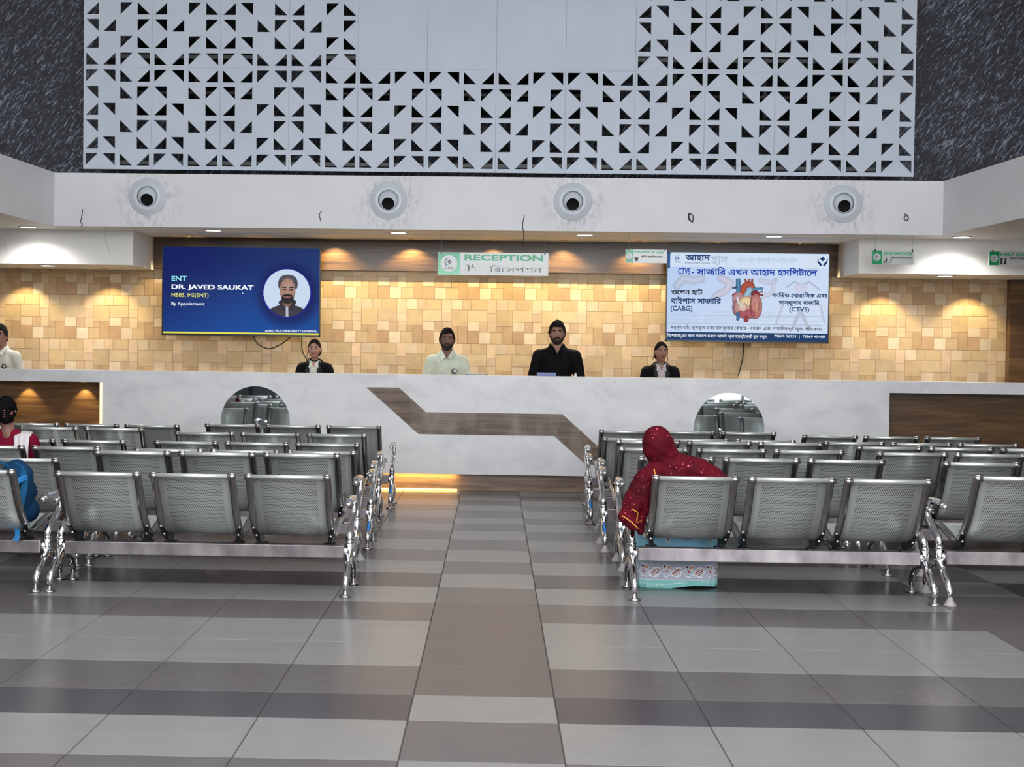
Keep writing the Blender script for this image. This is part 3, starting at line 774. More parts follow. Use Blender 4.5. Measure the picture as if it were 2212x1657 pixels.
rt('• Esophageal Monitoring   • Intestinal Disorders & Enteroscopy   • Colonoscopy   • Polypectomy   • Pancreatic Pseudocysts', 1449, 1777, 697.5, 692.5, G_G)
rt('Biliary (PTBD) Disease Care   • Advanced Hemostasis & Motility', 1452, 1640, 703.5, 698.5, G_G)
rt('সম্পূণ হাট, ফুসফুস এবং ভাস্কুলার ' + 'ে' + 'কয়ার - বধমান এবং পশ্চিমবঙ্গ জুড়ে প' + 'ির' + 'েষবা।', 1449.5, 1778, 718.5, 706.5, G_K, 0.016)
rt('ি' + 'বেশষেজ্ঞর সােথ পরামশ করেত আজই অ্যাপেয়ন্টেমন্ট বুক করুন', 1443, 1660, 736.5, 725, G_W, 0.014)
rt('75869 56333  |  75869 40488', 1676, 1786, 734, 726, G_W, 0.012)
rt('0', 1443, 1449, 551, 546, G_N, 0.0)
# helping hands with a cross
mb = MB(); hx, hz = sx0 + U(1778) * SWD, sz0 + V(562) * SHT; q = SWD / 350.0
def hp(l): return [(hx + a * q, yl, hz + b * q) for a, b in l]
mb.add(hp([(-1.8, 9), (1.8, 9), (1.8, -1), (-1.8, -1)]), [(0, 1, 2, 3)])
mb.add(hp([(-5.2, 5.8), (5.2, 5.8), (5.2, 2.4), (-5.2, 2.4)]), [(0, 1, 2, 3)])
for s_ in (-1, 1):
    mb.add(hp([(s_ * 11, 5), (s_ * 9.4, 5), (s_ * 8.6, -1), (s_ * 5.6, -3), (s_ * 1.6, -8), (s_ * 1.6, -11.5), (s_ * 5.2, -11.5), (s_ * 9.8, -5), (s_ * 11, -1)]), [(0, 1, 2, 8), (2, 3, 7, 8), (3, 4, 6, 7), (4, 5, 6)])
mb.build('hands_emblem', G_N, disp, fix=False)
HLAY = [('l', [(0.19, 0.96), (0.20, 0.66)], 0.17, (84, 142, 186)), ('l', [(0.03, 0.78), (0.14, 0.80)], 0.08, (70, 84, 120)), ('l', [(0.01, 0.60), (0.12, 0.66)], 0.07, (150, 46, 50)),
        ('l', [(0.42, 0.98), (0.45, 0.86)], 0.07, (176, 84, 66)), ('l', [(0.54, 0.99), (0.54, 0.88)], 0.07, (176, 84, 66)), ('l', [(0.64, 0.98), (0.62, 0.86)], 0.07, (176, 84, 66)),
        ('l', [(0.33, 0.66), (0.38, 0.82), (0.50, 0.88), (0.62, 0.84), (0.66, 0.76)], 0.19, (190, 88, 66)), ('l', [(0.58, 0.70), (0.72, 0.76), (0.96, 0.77)], 0.11, (88, 150, 190)), ('l', [(0.56, 0.74), (0.46, 0.60)], 0.20, (160, 204, 232)),
        ('e', 0.74, 0.64, 0.15, 0.10, (128, 44, 52), 0.2), ('l', [(0.84, 0.64), (0.99, 0.62)], 0.06, (150, 60, 64)), ('l', [(0.84, 0.68), (0.97, 0.70)], 0.05, (150, 60, 64)),
        ('e', 0.20, 0.50, 0.20, 0.20, (188, 142, 150), 0.15), ('e', 0.16, 0.33, 0.16, 0.20, (156, 108, 124), 0.2),
        ('e', 0.50, 0.34, 0.42, 0.28, (206, 160, 150), 0.1), ('e', 0.76, 0.36, 0.22, 0.30, (196, 126, 122), 0.12), ('e', 0.48, 0.19, 0.36, 0.12, (170, 88, 96), 0.3), ('e', 0.46, 0.47, 0.24, 0.13, (232, 208, 164), 0.4), ('e', 0.36, 0.34, 0.18, 0.12, (226, 192, 176), 0.5),
        ('l', [(0.17, 0.56), (0.20, 0.46), (0.33, 0.36)], 0.07, (240, 236, 238)), ('l', [(0.62, 0.56), (0.60, 0.40), (0.63, 0.20)], 0.035, (132, 70, 74)), ('l', [(0.74, 0.54), (0.80, 0.36), (0.76, 0.18)], 0.03, (228, 190, 142)), ('l', [(0.40, 0.44), (0.48, 0.36), (0.44, 0.26)], 0.022, (176, 110, 106)), ('l', [(0.88, 0.46), (0.86, 0.28)], 0.022, (150, 80, 84)),
        ('l', [(0.20, 0.07), (0.20, 0.19)], 0.13, (66, 116, 164)), ('l', [(0.46, 0.02), (0.47, 0.10)], 0.16, (166, 66, 68))]
def heart_in(u, v): return layers((-1, -1, -1), u, v, HLAY, 95 / 67.0)
hc = {}
def hfn(u, v): return tuple(max(0, x) for x in hc[(round(u, 4), round(v, 4))])
def hkeep(u, v):
    c = heart_in(u, v); hc[(round(u, 4), round(v, 4))] = c; return c[0] > 40
paint_grid('heart_picture', sx0 + U(1583) * SWD, sx0 + U(1651) * SWD, sz0 + V(699) * SHT, sz0 + V(603) * SHT, YT + 0.0008, 88, 124, hfn, SCREEN, disp, keep=hkeep)

# ------------------------------------------------------------------ logo and hanging signs
M['sign_white'] = mat('sign_white', C(202, 204, 202), 0.12)
M['sign_green'] = mat('sign_green', C(30, 160, 106), 0.15)
M['ink_green'] = mat('ink_green', C(44, 168, 118), 0.3)
M['ink_dark'] = mat('ink_dark', C(20, 22, 26), 0.4)
M['ink_grey'] = mat('ink_grey', C(96, 98, 98), 0.3)
M['ink_blue'] = mat('ink_blue', C(58, 66, 110), 0.4)
M['ink_olive'] = mat('ink_olive', C(140, 150, 110), 0.4)
def logo(cx, y, cz, r, parent, mats, disc=True, word=True):
    Rm = Matrix.Rotation(PI / 2, 3, 'X')
    lg = parent
    if disc: lg = MB().lathe([(0.0005, 0), (r, 0)], (cx, y, cz), 40, rot=Rm).build('logo', mats[0], parent, fix=False)
    mb = MB(); rr = r * 0.52; oz_ = cz + r * 0.18
    for r0, r1, a0, a1, mi in ((rr * 0.80, rr, 60, 300, 0), (rr * 0.66, rr * 0.72, 80, 285, 1)):
        vs = []; n = 24
        for i in range(n + 1):
            a = math.radians(a0 + (a1 - a0) * i / n); w_ = math.sin(PI * i / n)
            ri = r1 - (r1 - r0) * w_
            vs += [(cx + ri * math.cos(a), y - 0.0006, oz_ + ri * math.sin(a)), (cx + r1 * math.cos(a), y - 0.0006, oz_ + r1 * math.sin(a))]
        mb.add(vs, [(2 * i, 2 * i + 1, 2 * i + 3, 2 * i + 2) for i in range(n)], mi)
    for (dx, dz, s_, mi) in ((-0.12, 0.0, 0.26, 1), (0.16, 0.30, 0.26, 1), (0.42, -0.05, 0.28, 2), (0.12, -0.30, 0.20, 1)):
        px_, pz_ = cx + dx * rr, oz_ + dz * rr; e = s_ * rr
        mb.add([(px_ - e, y - 0.0007, pz_ + e * 0.7), (px_ + e * 0.4, y - 0.0007, pz_ + e), (px_ + e, y - 0.0007, pz_ - e * 0.2), (px_, y - 0.0007, pz_ - e)], [(0, 1, 2, 3)], mi)
    mb.build('emblem', [mats[1], mats[2], mats[3]], lg, fix=False)
    if word: letters('AHAD', cx - r * 0.58, cz - r * 0.66, y - 0.0006, r * 1.16, r * 0.26, mats[1], lg, 0.0)
logo(sx0 + U(1464) * SWD, yl, sz0 + V(562) * SHT, 0.062, disp, [G_W, G_N, G_B, glow('glow_green', 70, 130, 110)], disc=False)

M['sign_green_fade'] = attr_mat('sign_green_fade', 0.15)
def sign(label, x0, x1, z0, z1, y, wires, gw, big=False):
    d = thing('hanging_sign', label, 'sign', ((x0 + x1) / 2, y, z0), None if big else 'small hanging department signs')
    bd = MB().bbox(x0, x1, y - 0.006, y + 0.006, z0, z1, 0.001).build('board', M['sign_white'], d)
    paint_grid('green_panel', x0 + 0.003, x0 + gw, z0 + 0.003, z1 - 0.003, y - 0.0068, 1, 8, (lambda u, v: mixc((128, 214, 170), (34, 160, 108), v)) if big else (lambda u, v: (26, 150, 92)), M['sign_green_fade'], bd)
    r = min(gw * 0.38, (z1 - z0) * 0.37)
    logo(x0 + gw * 0.5, y - 0.0072, (z0 + z1) / 2, r, bd, [M['sign_white'], M['ink_blue'], M['ink_blue'], M['ink_olive']])
    for wx in wires:
        MB().tube([(wx, y, z1 - 0.012), (wx, y, ZC)], 0.0016, 6).build('wire', M['thin_wire'], d)
        MB().box(wx - 0.006, wx + 0.006, y - 0.009, y + 0.009, z1 - 0.016, z1 + 0.012).build('clip', M['black'], d)
    return bd
Y1 = 15.0
b = sign('large green and white hanging reception sign', -0.622, 0.568, 2.281, 2.525, Y1, (-0.585, 0.527), 0.238, True)
ys = Y1 - 0.0072
letters('RECEPTION', -0.335, 2.438, ys, 0.845, 0.068, M['ink_green'], b, 0.03)
letters('ি' + 'র' + 'ে' + 'সপশন', -0.065, 2.316, ys, 0.565, 0.075, M['ink_grey'], b, 0.0)
# two people at a desk pictogram
def picto(parent, x, z, s, y, shapes, m_):
    mb = MB()
    for sh in shapes:
        if len(sh) == 3: mb.lathe([(0.0001, 0), (sh[2] * s, 0)], (x + sh[0] * s, y, z + sh[1] * s), 12, rot=Matrix.Rotation(PI / 2, 3, 'X'))
        else: mb.add([(x + a * s, y, z + c * s) for a, c in sh], [tuple(range(len(sh)))])
    return mb.build('pictogram', m_, parent, fix=False)
picto(b, -0.322, 2.325, 0.1, ys, [(0.32, 0.62, 0.07), (0.75, 0.66, 0.07), [(0.20, 0.52), (0.45, 0.52), (0.42, 0.2), (0.40, 0.0), (0.26, 0.0), (0.24, 0.2)], [(0.62, 0.56), (0.90, 0.56), (0.90, 0.44), (0.62, 0.44)], [(0.0, 0.0), (0.03, 0.0), (0.03, 0.38), (0.0, 0.38)], [(1.05, 0.0), (1.08, 0.0), (1.08, 0.38), (1.05, 0.38)], [(0.05, 0.7), (0.08, 0.72), (0.26, 0.46), (0.22, 0.46)], [(0.52, 0.40), (1.08, 0.40), (1.08, 0.36), (0.52, 0.36)]], M['ink_grey'])
b = sign('small green and white hanging admission desk sign beside the right screen', 1.395, 1.838, 2.432, 2.577, Y1, (1.425, 1.815), 0.082)
letters('IP ADMISSION DESK', 1.484, 2.536, ys, 0.322, 0.030, M['ink_green'], b, 0.034)
letters('আই ' + 'ি' + 'প অ্যাড' + 'ি' + 'মশন ' + 'ে' + 'ডস্ক', 1.560, 2.484, ys, 0.232, 0.034, M['ink_dark'], b, 0.02)
picto(b, 1.488, 2.452, 0.052, ys, [[(0.1, 0.9), (0.45, 0.9), (0.45, 0.65), (0.62, 0.9), (0.75, 0.9), (0.92, 0.5), (0.78, 0.4), (0.72, 0.0), (0.22, 0.0), (0.16, 0.4), (0.0, 0.5)]], M['ink_dark'])
b = sign('small green and white hanging report dispatch sign right of the right screen', 4.022, 4.472, 2.448, 2.598, Y1, (4.055, 4.450), 0.106)
letters('REPORT DISPATCH DESK', 4.143, 2.546, ys, 0.310, 0.034, M['ink_green'], b, 0.034)
letters('ি' + 'র' + 'ে' + 'পাট ' + 'ি' + 'ডসপ্যাচ ' + 'ে' + 'ডস্ক', 4.225, 2.500, ys, 0.228, 0.034, M['ink_dark'], b, 0.02)
picto(b, 4.140, 2.462, 0.058, ys, [(0.62, 0.92, 0.10), [(0.5, 0.78), (0.74, 0.78), (0.72, 0.3), (0.5, 0.3)], [(0.0, 0.05), (1.1, 0.05), (1.1, -0.02), (0.0, -0.02)], [(0.2, 0.35), (0.5, 0.55), (0.5, 0.45), (0.3, 0.28)], [(0.1, 0.1), (0.4, 0.1), (0.4, 0.28), (0.1, 0.28)], (1.45, 0.68, 0.13), [(1.36, 0.5), (1.54, 0.5), (1.54, 0.0), (1.36, 0.0)]], M['ink_dark'])
b = sign('small green and white hanging help desk sign with a question mark', 5.262, 5.720, 2.450, 2.600, Y1, (5.300, 5.690), 0.108)
letters('HELP DESK', 5.380, 2.552, ys, 0.320, 0.034, M['ink_green'], b, 0.03)
letters('ে' + 'হল্প ' + 'ে' + 'ডস্ক', 5.475, 2.505, ys, 0.215, 0.034, M['ink_dark'], b, 0.02)
mk = MB().bbox(5.382, 5.446, ys - 0.0005, ys + 0.0005, 2.462, 2.530, 0.0002).build('question_panel', M['ink_dark'], b)
letters('?', 5.400, 2.470, ys - 0.0012, 0.030, 0.052, M['sign_white'], mk, 0.02)

# loose hanging wires of missing signs and cables
def cable(name, label, cat, pts, r, m_='wire', group=None):
    # smooth the polyline
    P = [Vector(p) for p in pts]; out = []
    for i in range(len(P) - 1):
        p0, p1, p2, p3 = P[max(i - 1, 0)], P[i], P[i + 1], P[min(i + 2, len(P) - 1)]
        for k in range(6):
            t_ = k / 6
            out.append(0.5 * ((2 * p1) + (p2 - p0) * t_ + (2 * p0 - 5 * p1 + 4 * p2 - p3) * t_ ** 2 + (3 * p1 - p0 - 3 * p2 + p3) * t_ ** 3))
    out.append(P[-1])
    return tag(MB().tube(out, r, 6).build(name, M[m_]), label, cat, group)
def onp(px_, py_, y):
    dd = FW + RT * ((px_ - W / 2 - CXO) / FPX) + UP * ((H / 2 - py_) / FPX)
    p = CAMP + dd * (y / dd.y); return (p.x, y, p.z)
GW = 'cable stubs on the white bulkhead'
yf = 14.892
cable('cable_stub', 'thin dark cable stub dangling on the bulkhead left of the first air nozzle', 'cable', [onp(179, 452, yf + 0.006), onp(176, 470, yf), onp(174, 480, yf), onp(178, 484, yf), onp(175, 489, yf)], 0.004, group=GW)
cable('cable_stub', 'short dark cable stub on the bulkhead between the first and second air nozzles', 'cable', [onp(695, 456, yf + 0.006), onp(690, 464, yf), onp(693, 478, yf)], 0.004, group=GW)
cable('cable_stub', 'long dark cable hanging past the bulkhead edge above the reception sign', 'cable', [onp(1133, 464, yf + 0.006), onp(1129, 485, yf), onp(1131, 505, yf), onp(1130, 525, yf), onp(1131, 533, yf)], 0.004, group=GW)
cable('cable_stub', 'knotted dark cable loop on the bulkhead right of the third air nozzle', 'cable', [onp(1488, 460, yf + 0.006), onp(1488, 474, yf), onp(1496, 478, yf), onp(1497, 466, yf), onp(1490, 462, yf), onp(1489, 472, yf), onp(1497, 481, yf)], 0.005, group=GW)
cable('cable_stub', 'small dark cable ring on the bulkhead right of the last air nozzle', 'cable', [onp(1954, 462, yf + 0.006), onp(1960, 466, yf), onp(1962, 473, yf), onp(1957, 477, yf), onp(1953, 471, yf), onp(1957, 465, yf)], 0.005, group=GW)
yw = 16.375
cable('power_cable', 'black cable sagging in a loop under the left screen', 'cable', [onp(547, 722, yw), onp(556, 742, yw), onp(580, 753, yw), onp(606, 744, yw), onp(628, 728, yw)], 0.006)
cable('power_cable', 'black cable hanging from the left screen behind the woman in the dark blazer', 'cable', [onp(652, 727, yw), onp(653, 758, yw), onp(664, 780, yw), onp(668, 800, yw)], 0.006)
cable('power_cable', 'black cable hanging straight down from the right screen', 'cable', [onp(1606, 740, yw), onp(1605, 770, yw), onp(1595, 812, yw)], 0.006)
GP = 'bare pull wires hanging at the left'
cable('pull_wire', 'bare pull wire hanging at the far left before the white ceiling box', 'wire', [onp(14, 486, 15.0), onp(14, 515, 15.0), onp(15, 545, 15.0)], 0.0022, 'thin_wire', GP)
cable('pull_wire', 'bent bare wire hanging near the right end of the left white ceiling box', 'wire', [onp(228, 489, 15.0), onp(228, 520, 15.0), onp(231, 530, 15.0), onp(237, 545, 15.0)], 0.0022, 'thin_wire', GP)
# ------------------------------------------------------------------ three-seat steel benches
m = mat('seat_paint', C(220, 224, 220), 0.32, 0.62, spec=0.5); t = NT(m); M['seat'] = m
uvn = t.new('ShaderNodeUVMap'); sp = t.new('ShaderNodeSeparateXYZ'); t.l.new(uvn.outputs[0], sp.inputs[0])
u_, v_ = sp.outputs[0], sp.outputs[1]
pu, pv, rr = 0.0134, 0.0226, 0.0031
def lattice(du, dv):
    a = t.math('SUBTRACT', t.math('FRACT', t.math('ADD', t.math('DIVIDE', u_, pu), du)), 0.5)
    b = t.math('SUBTRACT', t.math('FRACT', t.math('ADD', t.math('DIVIDE', v_, pv), dv)), 0.5)
    a = t.math('MULTIPLY', a, pu); b = t.math('MULTIPLY', b, pv)
    return t.math('SQRT', t.math('ADD', t.math('MULTIPLY', a, a), t.math('MULTIPLY', b, b)))
dm = t.math('MINIMUM', lattice(0.5, 0.5), lattice(0.0, 0.0))
hole = t.math('LESS_THAN', dm, rr)
inx = t.math('LESS_THAN', t.math('ABSOLUTE', u_), 0.166)
iny = t.math('MULTIPLY', t.math('GREATER_THAN', v_, 0.062), t.math('LESS_THAN', v_, 0.86))
hole = t.math('MULTIPLY', t.math('MULTIPLY', hole, inx), iny)
tr = t.new('ShaderNodeBsdfDiffuse'); tr.inputs[0].default_value = C(34, 36, 37); mx = t.new('ShaderNodeMixShader')  # perforations are painted dots, the shade inside them put into the colour
t.l.new(hole, mx.inputs[0]); t.l.new(t.bsdf.outputs[0], mx.inputs[1]); t.l.new(tr.outputs[0], mx.inputs[2])
out = t.n['Material Output']; t.l.new(mx.outputs[0], out.inputs[0])
M['beam'] = mottled('beam_steel', C(116, 108, 112), C(168, 160, 162), 9.0, 0.35, 0.6, (1, 1, 0.5))

PROF = [(-0.168, 0.722), (-0.172, 0.732), (-0.166, 0.742), (-0.154, 0.744), (-0.140, 0.734), (-0.118, 0.704), (-0.090, 0.655), (-0.058, 0.595), (-0.022, 0.535), (0.020, 0.476), (0.062, 0.428), (0.104, 0.388), (0.146, 0.360),
        (0.19, 0.345), (0.235, 0.342), (0.29, 0.350), (0.36, 0.366), (0.44, 0.384), (0.52, 0.398), (0.575, 0.402), (0.610, 0.394), (0.622, 0.378), (0.616, 0.362)]
def smooth_prof(P, k=4):
    out = []
    for i in range(len(P) - 1):
        p0, p1, p2, p3 = (Vector(P[j]) for j in (max(i - 1, 0), i, i + 1, min(i + 2, len(P) - 1)))
        for q in range(k):
            s = q / k
            out.append(0.5 * ((2 * p1) + (p2 - p0) * s + (2 * p0 - 5 * p1 + 4 * p2 - p3) * s * s + (3 * p1 - p0 - 3 * p2 + p3) * s ** 3))
    out.append(Vector(P[-1])); return out
SPROF = smooth_prof(PROF, 3)
def strip(mb, prof, x0, x1, th, mi=0, nx=1):
    "sheet of thickness th swept along the side profile"
    n = len(prof); nor = []
    for i in range(n):
        d = (prof[min(i + 1, n - 1)] - prof[max(i - 1, 0)]).normalized(); nor.append(Vector((-d.y, d.x)))
    a = [p + q * th / 2 for p, q in zip(prof, nor)]; b = [p - q * th / 2 for p, q in zip(prof, nor)]
    vs = []; fs = []
    for p, q in zip(a, b):
        vs += [(x0, p.x, p.y), (x1, p.x, p.y), (x0, q.x, q.y), (x1, q.x, q.y)]
    for i in range(n - 1):
        o, e = i * 4, i * 4 + 4
        fs += [(o, o + 1, e + 1, e), (o + 2, e + 2, e + 3, o + 3), (o, e, e + 2, o + 2), (o + 1, o + 3, e + 3, e + 1)]
    fs += [(0, 2, 3, 1), (4 * n - 4, 4 * n - 3, 4 * n - 1, 4 * n - 2)]
    mb.add(vs, fs, mi, True)
def make_bench(cone):
    r = thing('waiting_bench', 'bench', 'bench')
    MB().bbox(-0.852, 0.852, 0.175, 0.255, 0.205, 0.285, 0.006).build('beam', M['beam'], r)
    for sgn in (-1, 1):
        x = sgn * 0.885
        mb = MB()
        mb.tube([(x, 0.0, 0.045), (x, 0.006, 0.082), (x, 0.03, 0.105), (x, 0.12, 0.162), (x, 0.205, 0.215)], [0.017, 0.020, 0.022, 0.023, 0.024], 12)
        mb.tube([(x, 0.46, 0.045), (x, 0.458, 0.09), (x, 0.43, 0.135), (x, 0.37, 0.17), (x, 0.29, 0.195), (x, 0.215, 0.215)], [0.017, 0.021, 0.023, 0.025, 0.025, 0.024], 12)
        mb.tube([(x, 0.213, 0.185), (x, 0.213, 0.30)], 0.026, 14); mb.tube([(x, 0.213, 0.245), (x - sgn * 0.045, 0.213, 0.245)], 0.030, 12); mb.tube([(x, 0.213, 0.298), (x, 0.213, 0.308)], 0.0285, 14)
        mb.tube([(x, 0.213, 0.305), (x, 0.225, 0.335), (x, 0.27, 0.368), (x, 0.34, 0.395), (x, 0.41, 0.425), (x, 0.455, 0.462), (x, 0.468, 0.505), (x, 0.462, 0.540)], [0.024, 0.024, 0.023, 0.022, 0.021, 0.020, 0.020, 0.020], 12)
        fr = mb.build('leg_frame', M['chrome'], r)
        mb = MB()
        mb.tube([(x, 0.485, 0.545), (x, 0.44, 0.556), (x, 0.36, 0.562), (x, 0.27, 0.562), (x, 0.19, 0.556), (x, 0.14, 0.546)], [0.018, 0.024, 0.028, 0.028, 0.022, 0.016], 12, flat=0.55)
        mb.ball((x, 0.132, 0.543), (0.023, 0.023, 0.017), 12, 8)
        mb.build('armrest', M['chrome'], fr)
        for fy in (0.0, 0.46):
            if cone and sgn == cone:
                MB().lathe([(0.0005, 0.0), (0.038, 0.0), (0.038, 0.006), (0.018, 0.034), (0.016, 0.052), (0.0005, 0.052)], (x, fy, 0), 20).build('foot', M['rubber_white'], fr)
            else:
                MB().lathe([(0.0005, 0.0), (0.036, 0.0), (0.037, 0.006), (0.032, 0.013), (0.014, 0.018), (0.013, 0.046), (0.0005, 0.047)], (x, fy, 0), 20).build('foot', M['bar_steel'], fr)
    for k in (-1, 0, 1):
        cx = k * 0.558
        mb = MB(); strip(mb, SPROF, cx - 0.208, cx + 0.208, 0.003)
        st = mb.build('seat', M['seat'], r)
        me = st.data; uvl = me.uv_layers.new(name='UVMap')
        acc = [0.0]
        for i in range(1, len(SPROF)): acc.append(acc[-1] + (SPROF[i] - SPROF[i - 1]).length)
        for lp in me.loops:
            vi = lp.vertex_index; uvl.data[lp.index].uv = (me.vertices[vi].co.x - cx, acc[vi // 4] - 0.02)
        for sg in (-1, 1):
            mb = MB(); xa, xb = cx + sg * 0.210, cx + sg * 0.250
            strip(mb, SPROF[6:-4], xa, xb, 0.016)
            mb.tube([(xa - sg * 0.004, -0.155, 0.730), (xb + sg * 0.003, -0.155, 0.730)], 0.016, 12)
            mb.tube([(xa, 0.606, 0.380), (xb, 0.606, 0.380)], 0.014, 10)
            mb.build('side_bar', M['bar_steel'], st)
            mb = MB(); xm = cx + sg * 0.238
            poly = [(0.085, 0.418), (0.150, 0.366), (0.22, 0.340), (0.31, 0.350), (0.30, 0.330), (0.245, 0.290), (0.185, 0.290), (0.135, 0.315), (0.078, 0.395)]
            w0 = 0.012; n = len(poly)
            def sh(z): return -sg * 0.030 * max(0.0, (0.40 - z) / 0.11)
            vs = [(xm - w0 + sh(z), y, z) for y, z in poly] + [(xm + w0 + sh(z), y, z) for y, z in poly]
            fs = [tuple(range(n)), tuple(range(2 * n - 1, n - 1, -1))] + [(i, i + n, (i + 1) % n + n, (i + 1) % n) for i in range(n)]
            mb.add(vs, fs, 0)
            xx = xm + sh(0.29); mb.box(xx - 0.034, xx + 0.034, 0.178, 0.252, 0.2855, 0.295, 0)
            for (y, z) in ((0.085, 0.400), (0.118, 0.350)): mb.ball((xm + sh(z), y - 0.006, z), 0.0085, 10, 6, 1)
            mb.build('bracket', [M['black_steel'], M['chrome']], st)
    return r
P0 = make_bench(0); P1 = make_bench(-1); P2 = make_bench(1)
ROWS = [('LA', -1.75, 8.19, 0.988, 0), ('LA', -1.805, 9.18, 1.055, 1), ('LA', -1.80, 10.18, 0.977, 0), ('LA', -1.855, 11.0, 0.977, 0), ('LA', -1.87, 11.76, 1.014, 0), ('LA', -1.832, 12.81, 1.028, 0),
        ('LB', -3.605, 8.19, 0.992, 0), ('LB', -3.66, 9.18, 0.977, 0), ('LB', -3.67, 10.18, 0.984, 0), ('LB', -3.705, 11.0, 0.974, 0), ('LB', -3.751, 11.76, 1.048, 0), ('LB', -3.69, 12.81, 1.006, 0),
        ('RA', 1.74, 8.26, 1.017, 0), ('RA', 1.77, 9.35, 1.055, -1), ('RA', 1.72, 10.22, 1.053, -1), ('RA', 1.775, 11.1, 1.049, -1), ('RA', 1.73, 11.885, 1.006, 0), ('RA', 1.783, 12.95, 1.011, 0),
        ('RB', 3.60, 8.26, 1.054, -1), ('RB', 3.768, 9.35, 1.049, -1), ('RB', 3.575, 10.22, 1.045, 0), ('RB', 3.660, 11.1, 1.022, 0), ('RB', 3.588, 11.885, 0.999, 0), ('RB', 3.642, 12.95, 0.984, 0)]
BLK = {'LA': 'left of the aisle', 'LB': 'at the far left', 'RA': 'right of the aisle', 'RB': 'at the far right'}
ORD = ['nearest row', 'second row from the front', 'third row from the front', 'fourth row from the front', 'fifth row, last but one', 'last row before the counter']
XTRA = {('LA', 0): 'empty pale grey three-seat bench beside the aisle, nearest row on the left', ('RA', 0): 'pale grey three-seat bench carrying the woman in the red shawl, nearest row',
        ('LB', 0): 'grey three-seat bench carrying the blue backpack, nearest row at the far left', ('LB', 2): 'grey three-seat bench carrying the woman in maroon, third row at the far left',
        ('RB', 0): 'grey three-seat bench cut by the right photo edge, nearest row'}
used = set(); cnt = {}
BENCH = {}
for blk, x, y, zs, kind in ROWS:
    src = {0: P0, -1: P1, 1: P2}[kind]
    b = src if kind not in used else copy_tree(src)
    used.add(kind)
    i = cnt.get(blk, 0); cnt[blk] = i + 1
    BENCH[(blk, i)] = (b, x, y, zs)
    b['label'] = XTRA.get((blk, i), 'grey three-seat bench %s, %s' % (BLK[blk], ORD[i])); b['group'] = 'steel waiting benches'
for b, x, y, zs in BENCH.values(): b.location = (x, y, 0); b.scale = (1, 1, zs)

# narrow blue strips along some aisle-side rear legs
M['blue_strip'] = mat('leg_strip_blue', C(36, 128, 214), 0.25)
for key, sg in ((('LA', 2), 1), (('LA', 5), 1), (('RA', 2), -1), (('RA', 4), -1)):
    b, x, y, zs = BENCH[key]
    fr = [c for c in b.children if c.name.startswith('leg_frame') and sum(v.co.x for v in c.data.vertices) * sg > 0][0]
    xx = sg * 0.885
    MB().tube([(xx, 0.012, 0.100), (xx, 0.062, 0.146), (xx, 0.13, 0.192)], [0.006, 0.012, 0.008], 8).build('film_strip', M['blue_strip'], None)
    o = COL.objects[-1] if False else [q for q in COL.objects if q.name.startswith('film_strip') and q.parent is None][0]
    o.parent = fr
# ------------------------------------------------------------------ people
def remesh(mb, voxel, smooth=3, fac=0.5):
    "fuse overlapping shapes into one continuous surface"
    me = bpy.data.meshes.new('tmp'); me.from_pydata(mb.v, [], mb.f); me.update()
    bm = bmesh.new(); bm.from_mesh(me); bmesh.ops.recalc_face_normals(bm, faces=bm.faces[:]); bm.to_mesh(me); bm.free()
    o = bpy.data.objects.new('tmp', me); COL.objects.link(o)
    r = o.modifiers.new('r', 'REMESH'); r.mode = 'VOXEL'; r.voxel_size = voxel
    s = o.modifiers.new('s', 'SMOOTH'); s.iterations = smooth; s.factor = fac
    bpy.context.view_layer.update()
    out = bpy.data.meshes.new_from_object(o.evaluated_get(bpy.context.evaluated_depsgraph_get()))
    bpy.data.objects.remove(o); bpy.data.meshes.remove(me)
    return out
def skin_obj(name, mb, voxel, material, parent, smooth=3, fn=None):
    me = remesh(mb, voxel, smooth)
    off = parent.location
    for v in me.vertices:
        if fn: v.co = fn(v.co.copy())
        v.co -= off
    me.materials.clear(); me.materials.append(material)
    me.polygons.foreach_set('use_smooth', [True] * len(me.polygons)); me.update()
    o = bpy.data.objects.new(name, me); COL.objects.link(o); o.parent = parent
    return o
def capsule(mb, a, b, ra, rb, n=12, k=5):
    a, b = Vector(a), Vector(b)
    mb.tube([a + (b - a) * i / k for i in range(k + 1)], [ra + (rb - ra) * i / k for i in range(k + 1)], n)
    mb.ball(a, ra, 12, 8); mb.ball(b, rb, 12, 8)
def chain(mb, pts, radii):
    for i in range(len(pts) - 1): capsule(mb, pts[i], pts[i + 1], radii[i], radii[i + 1])

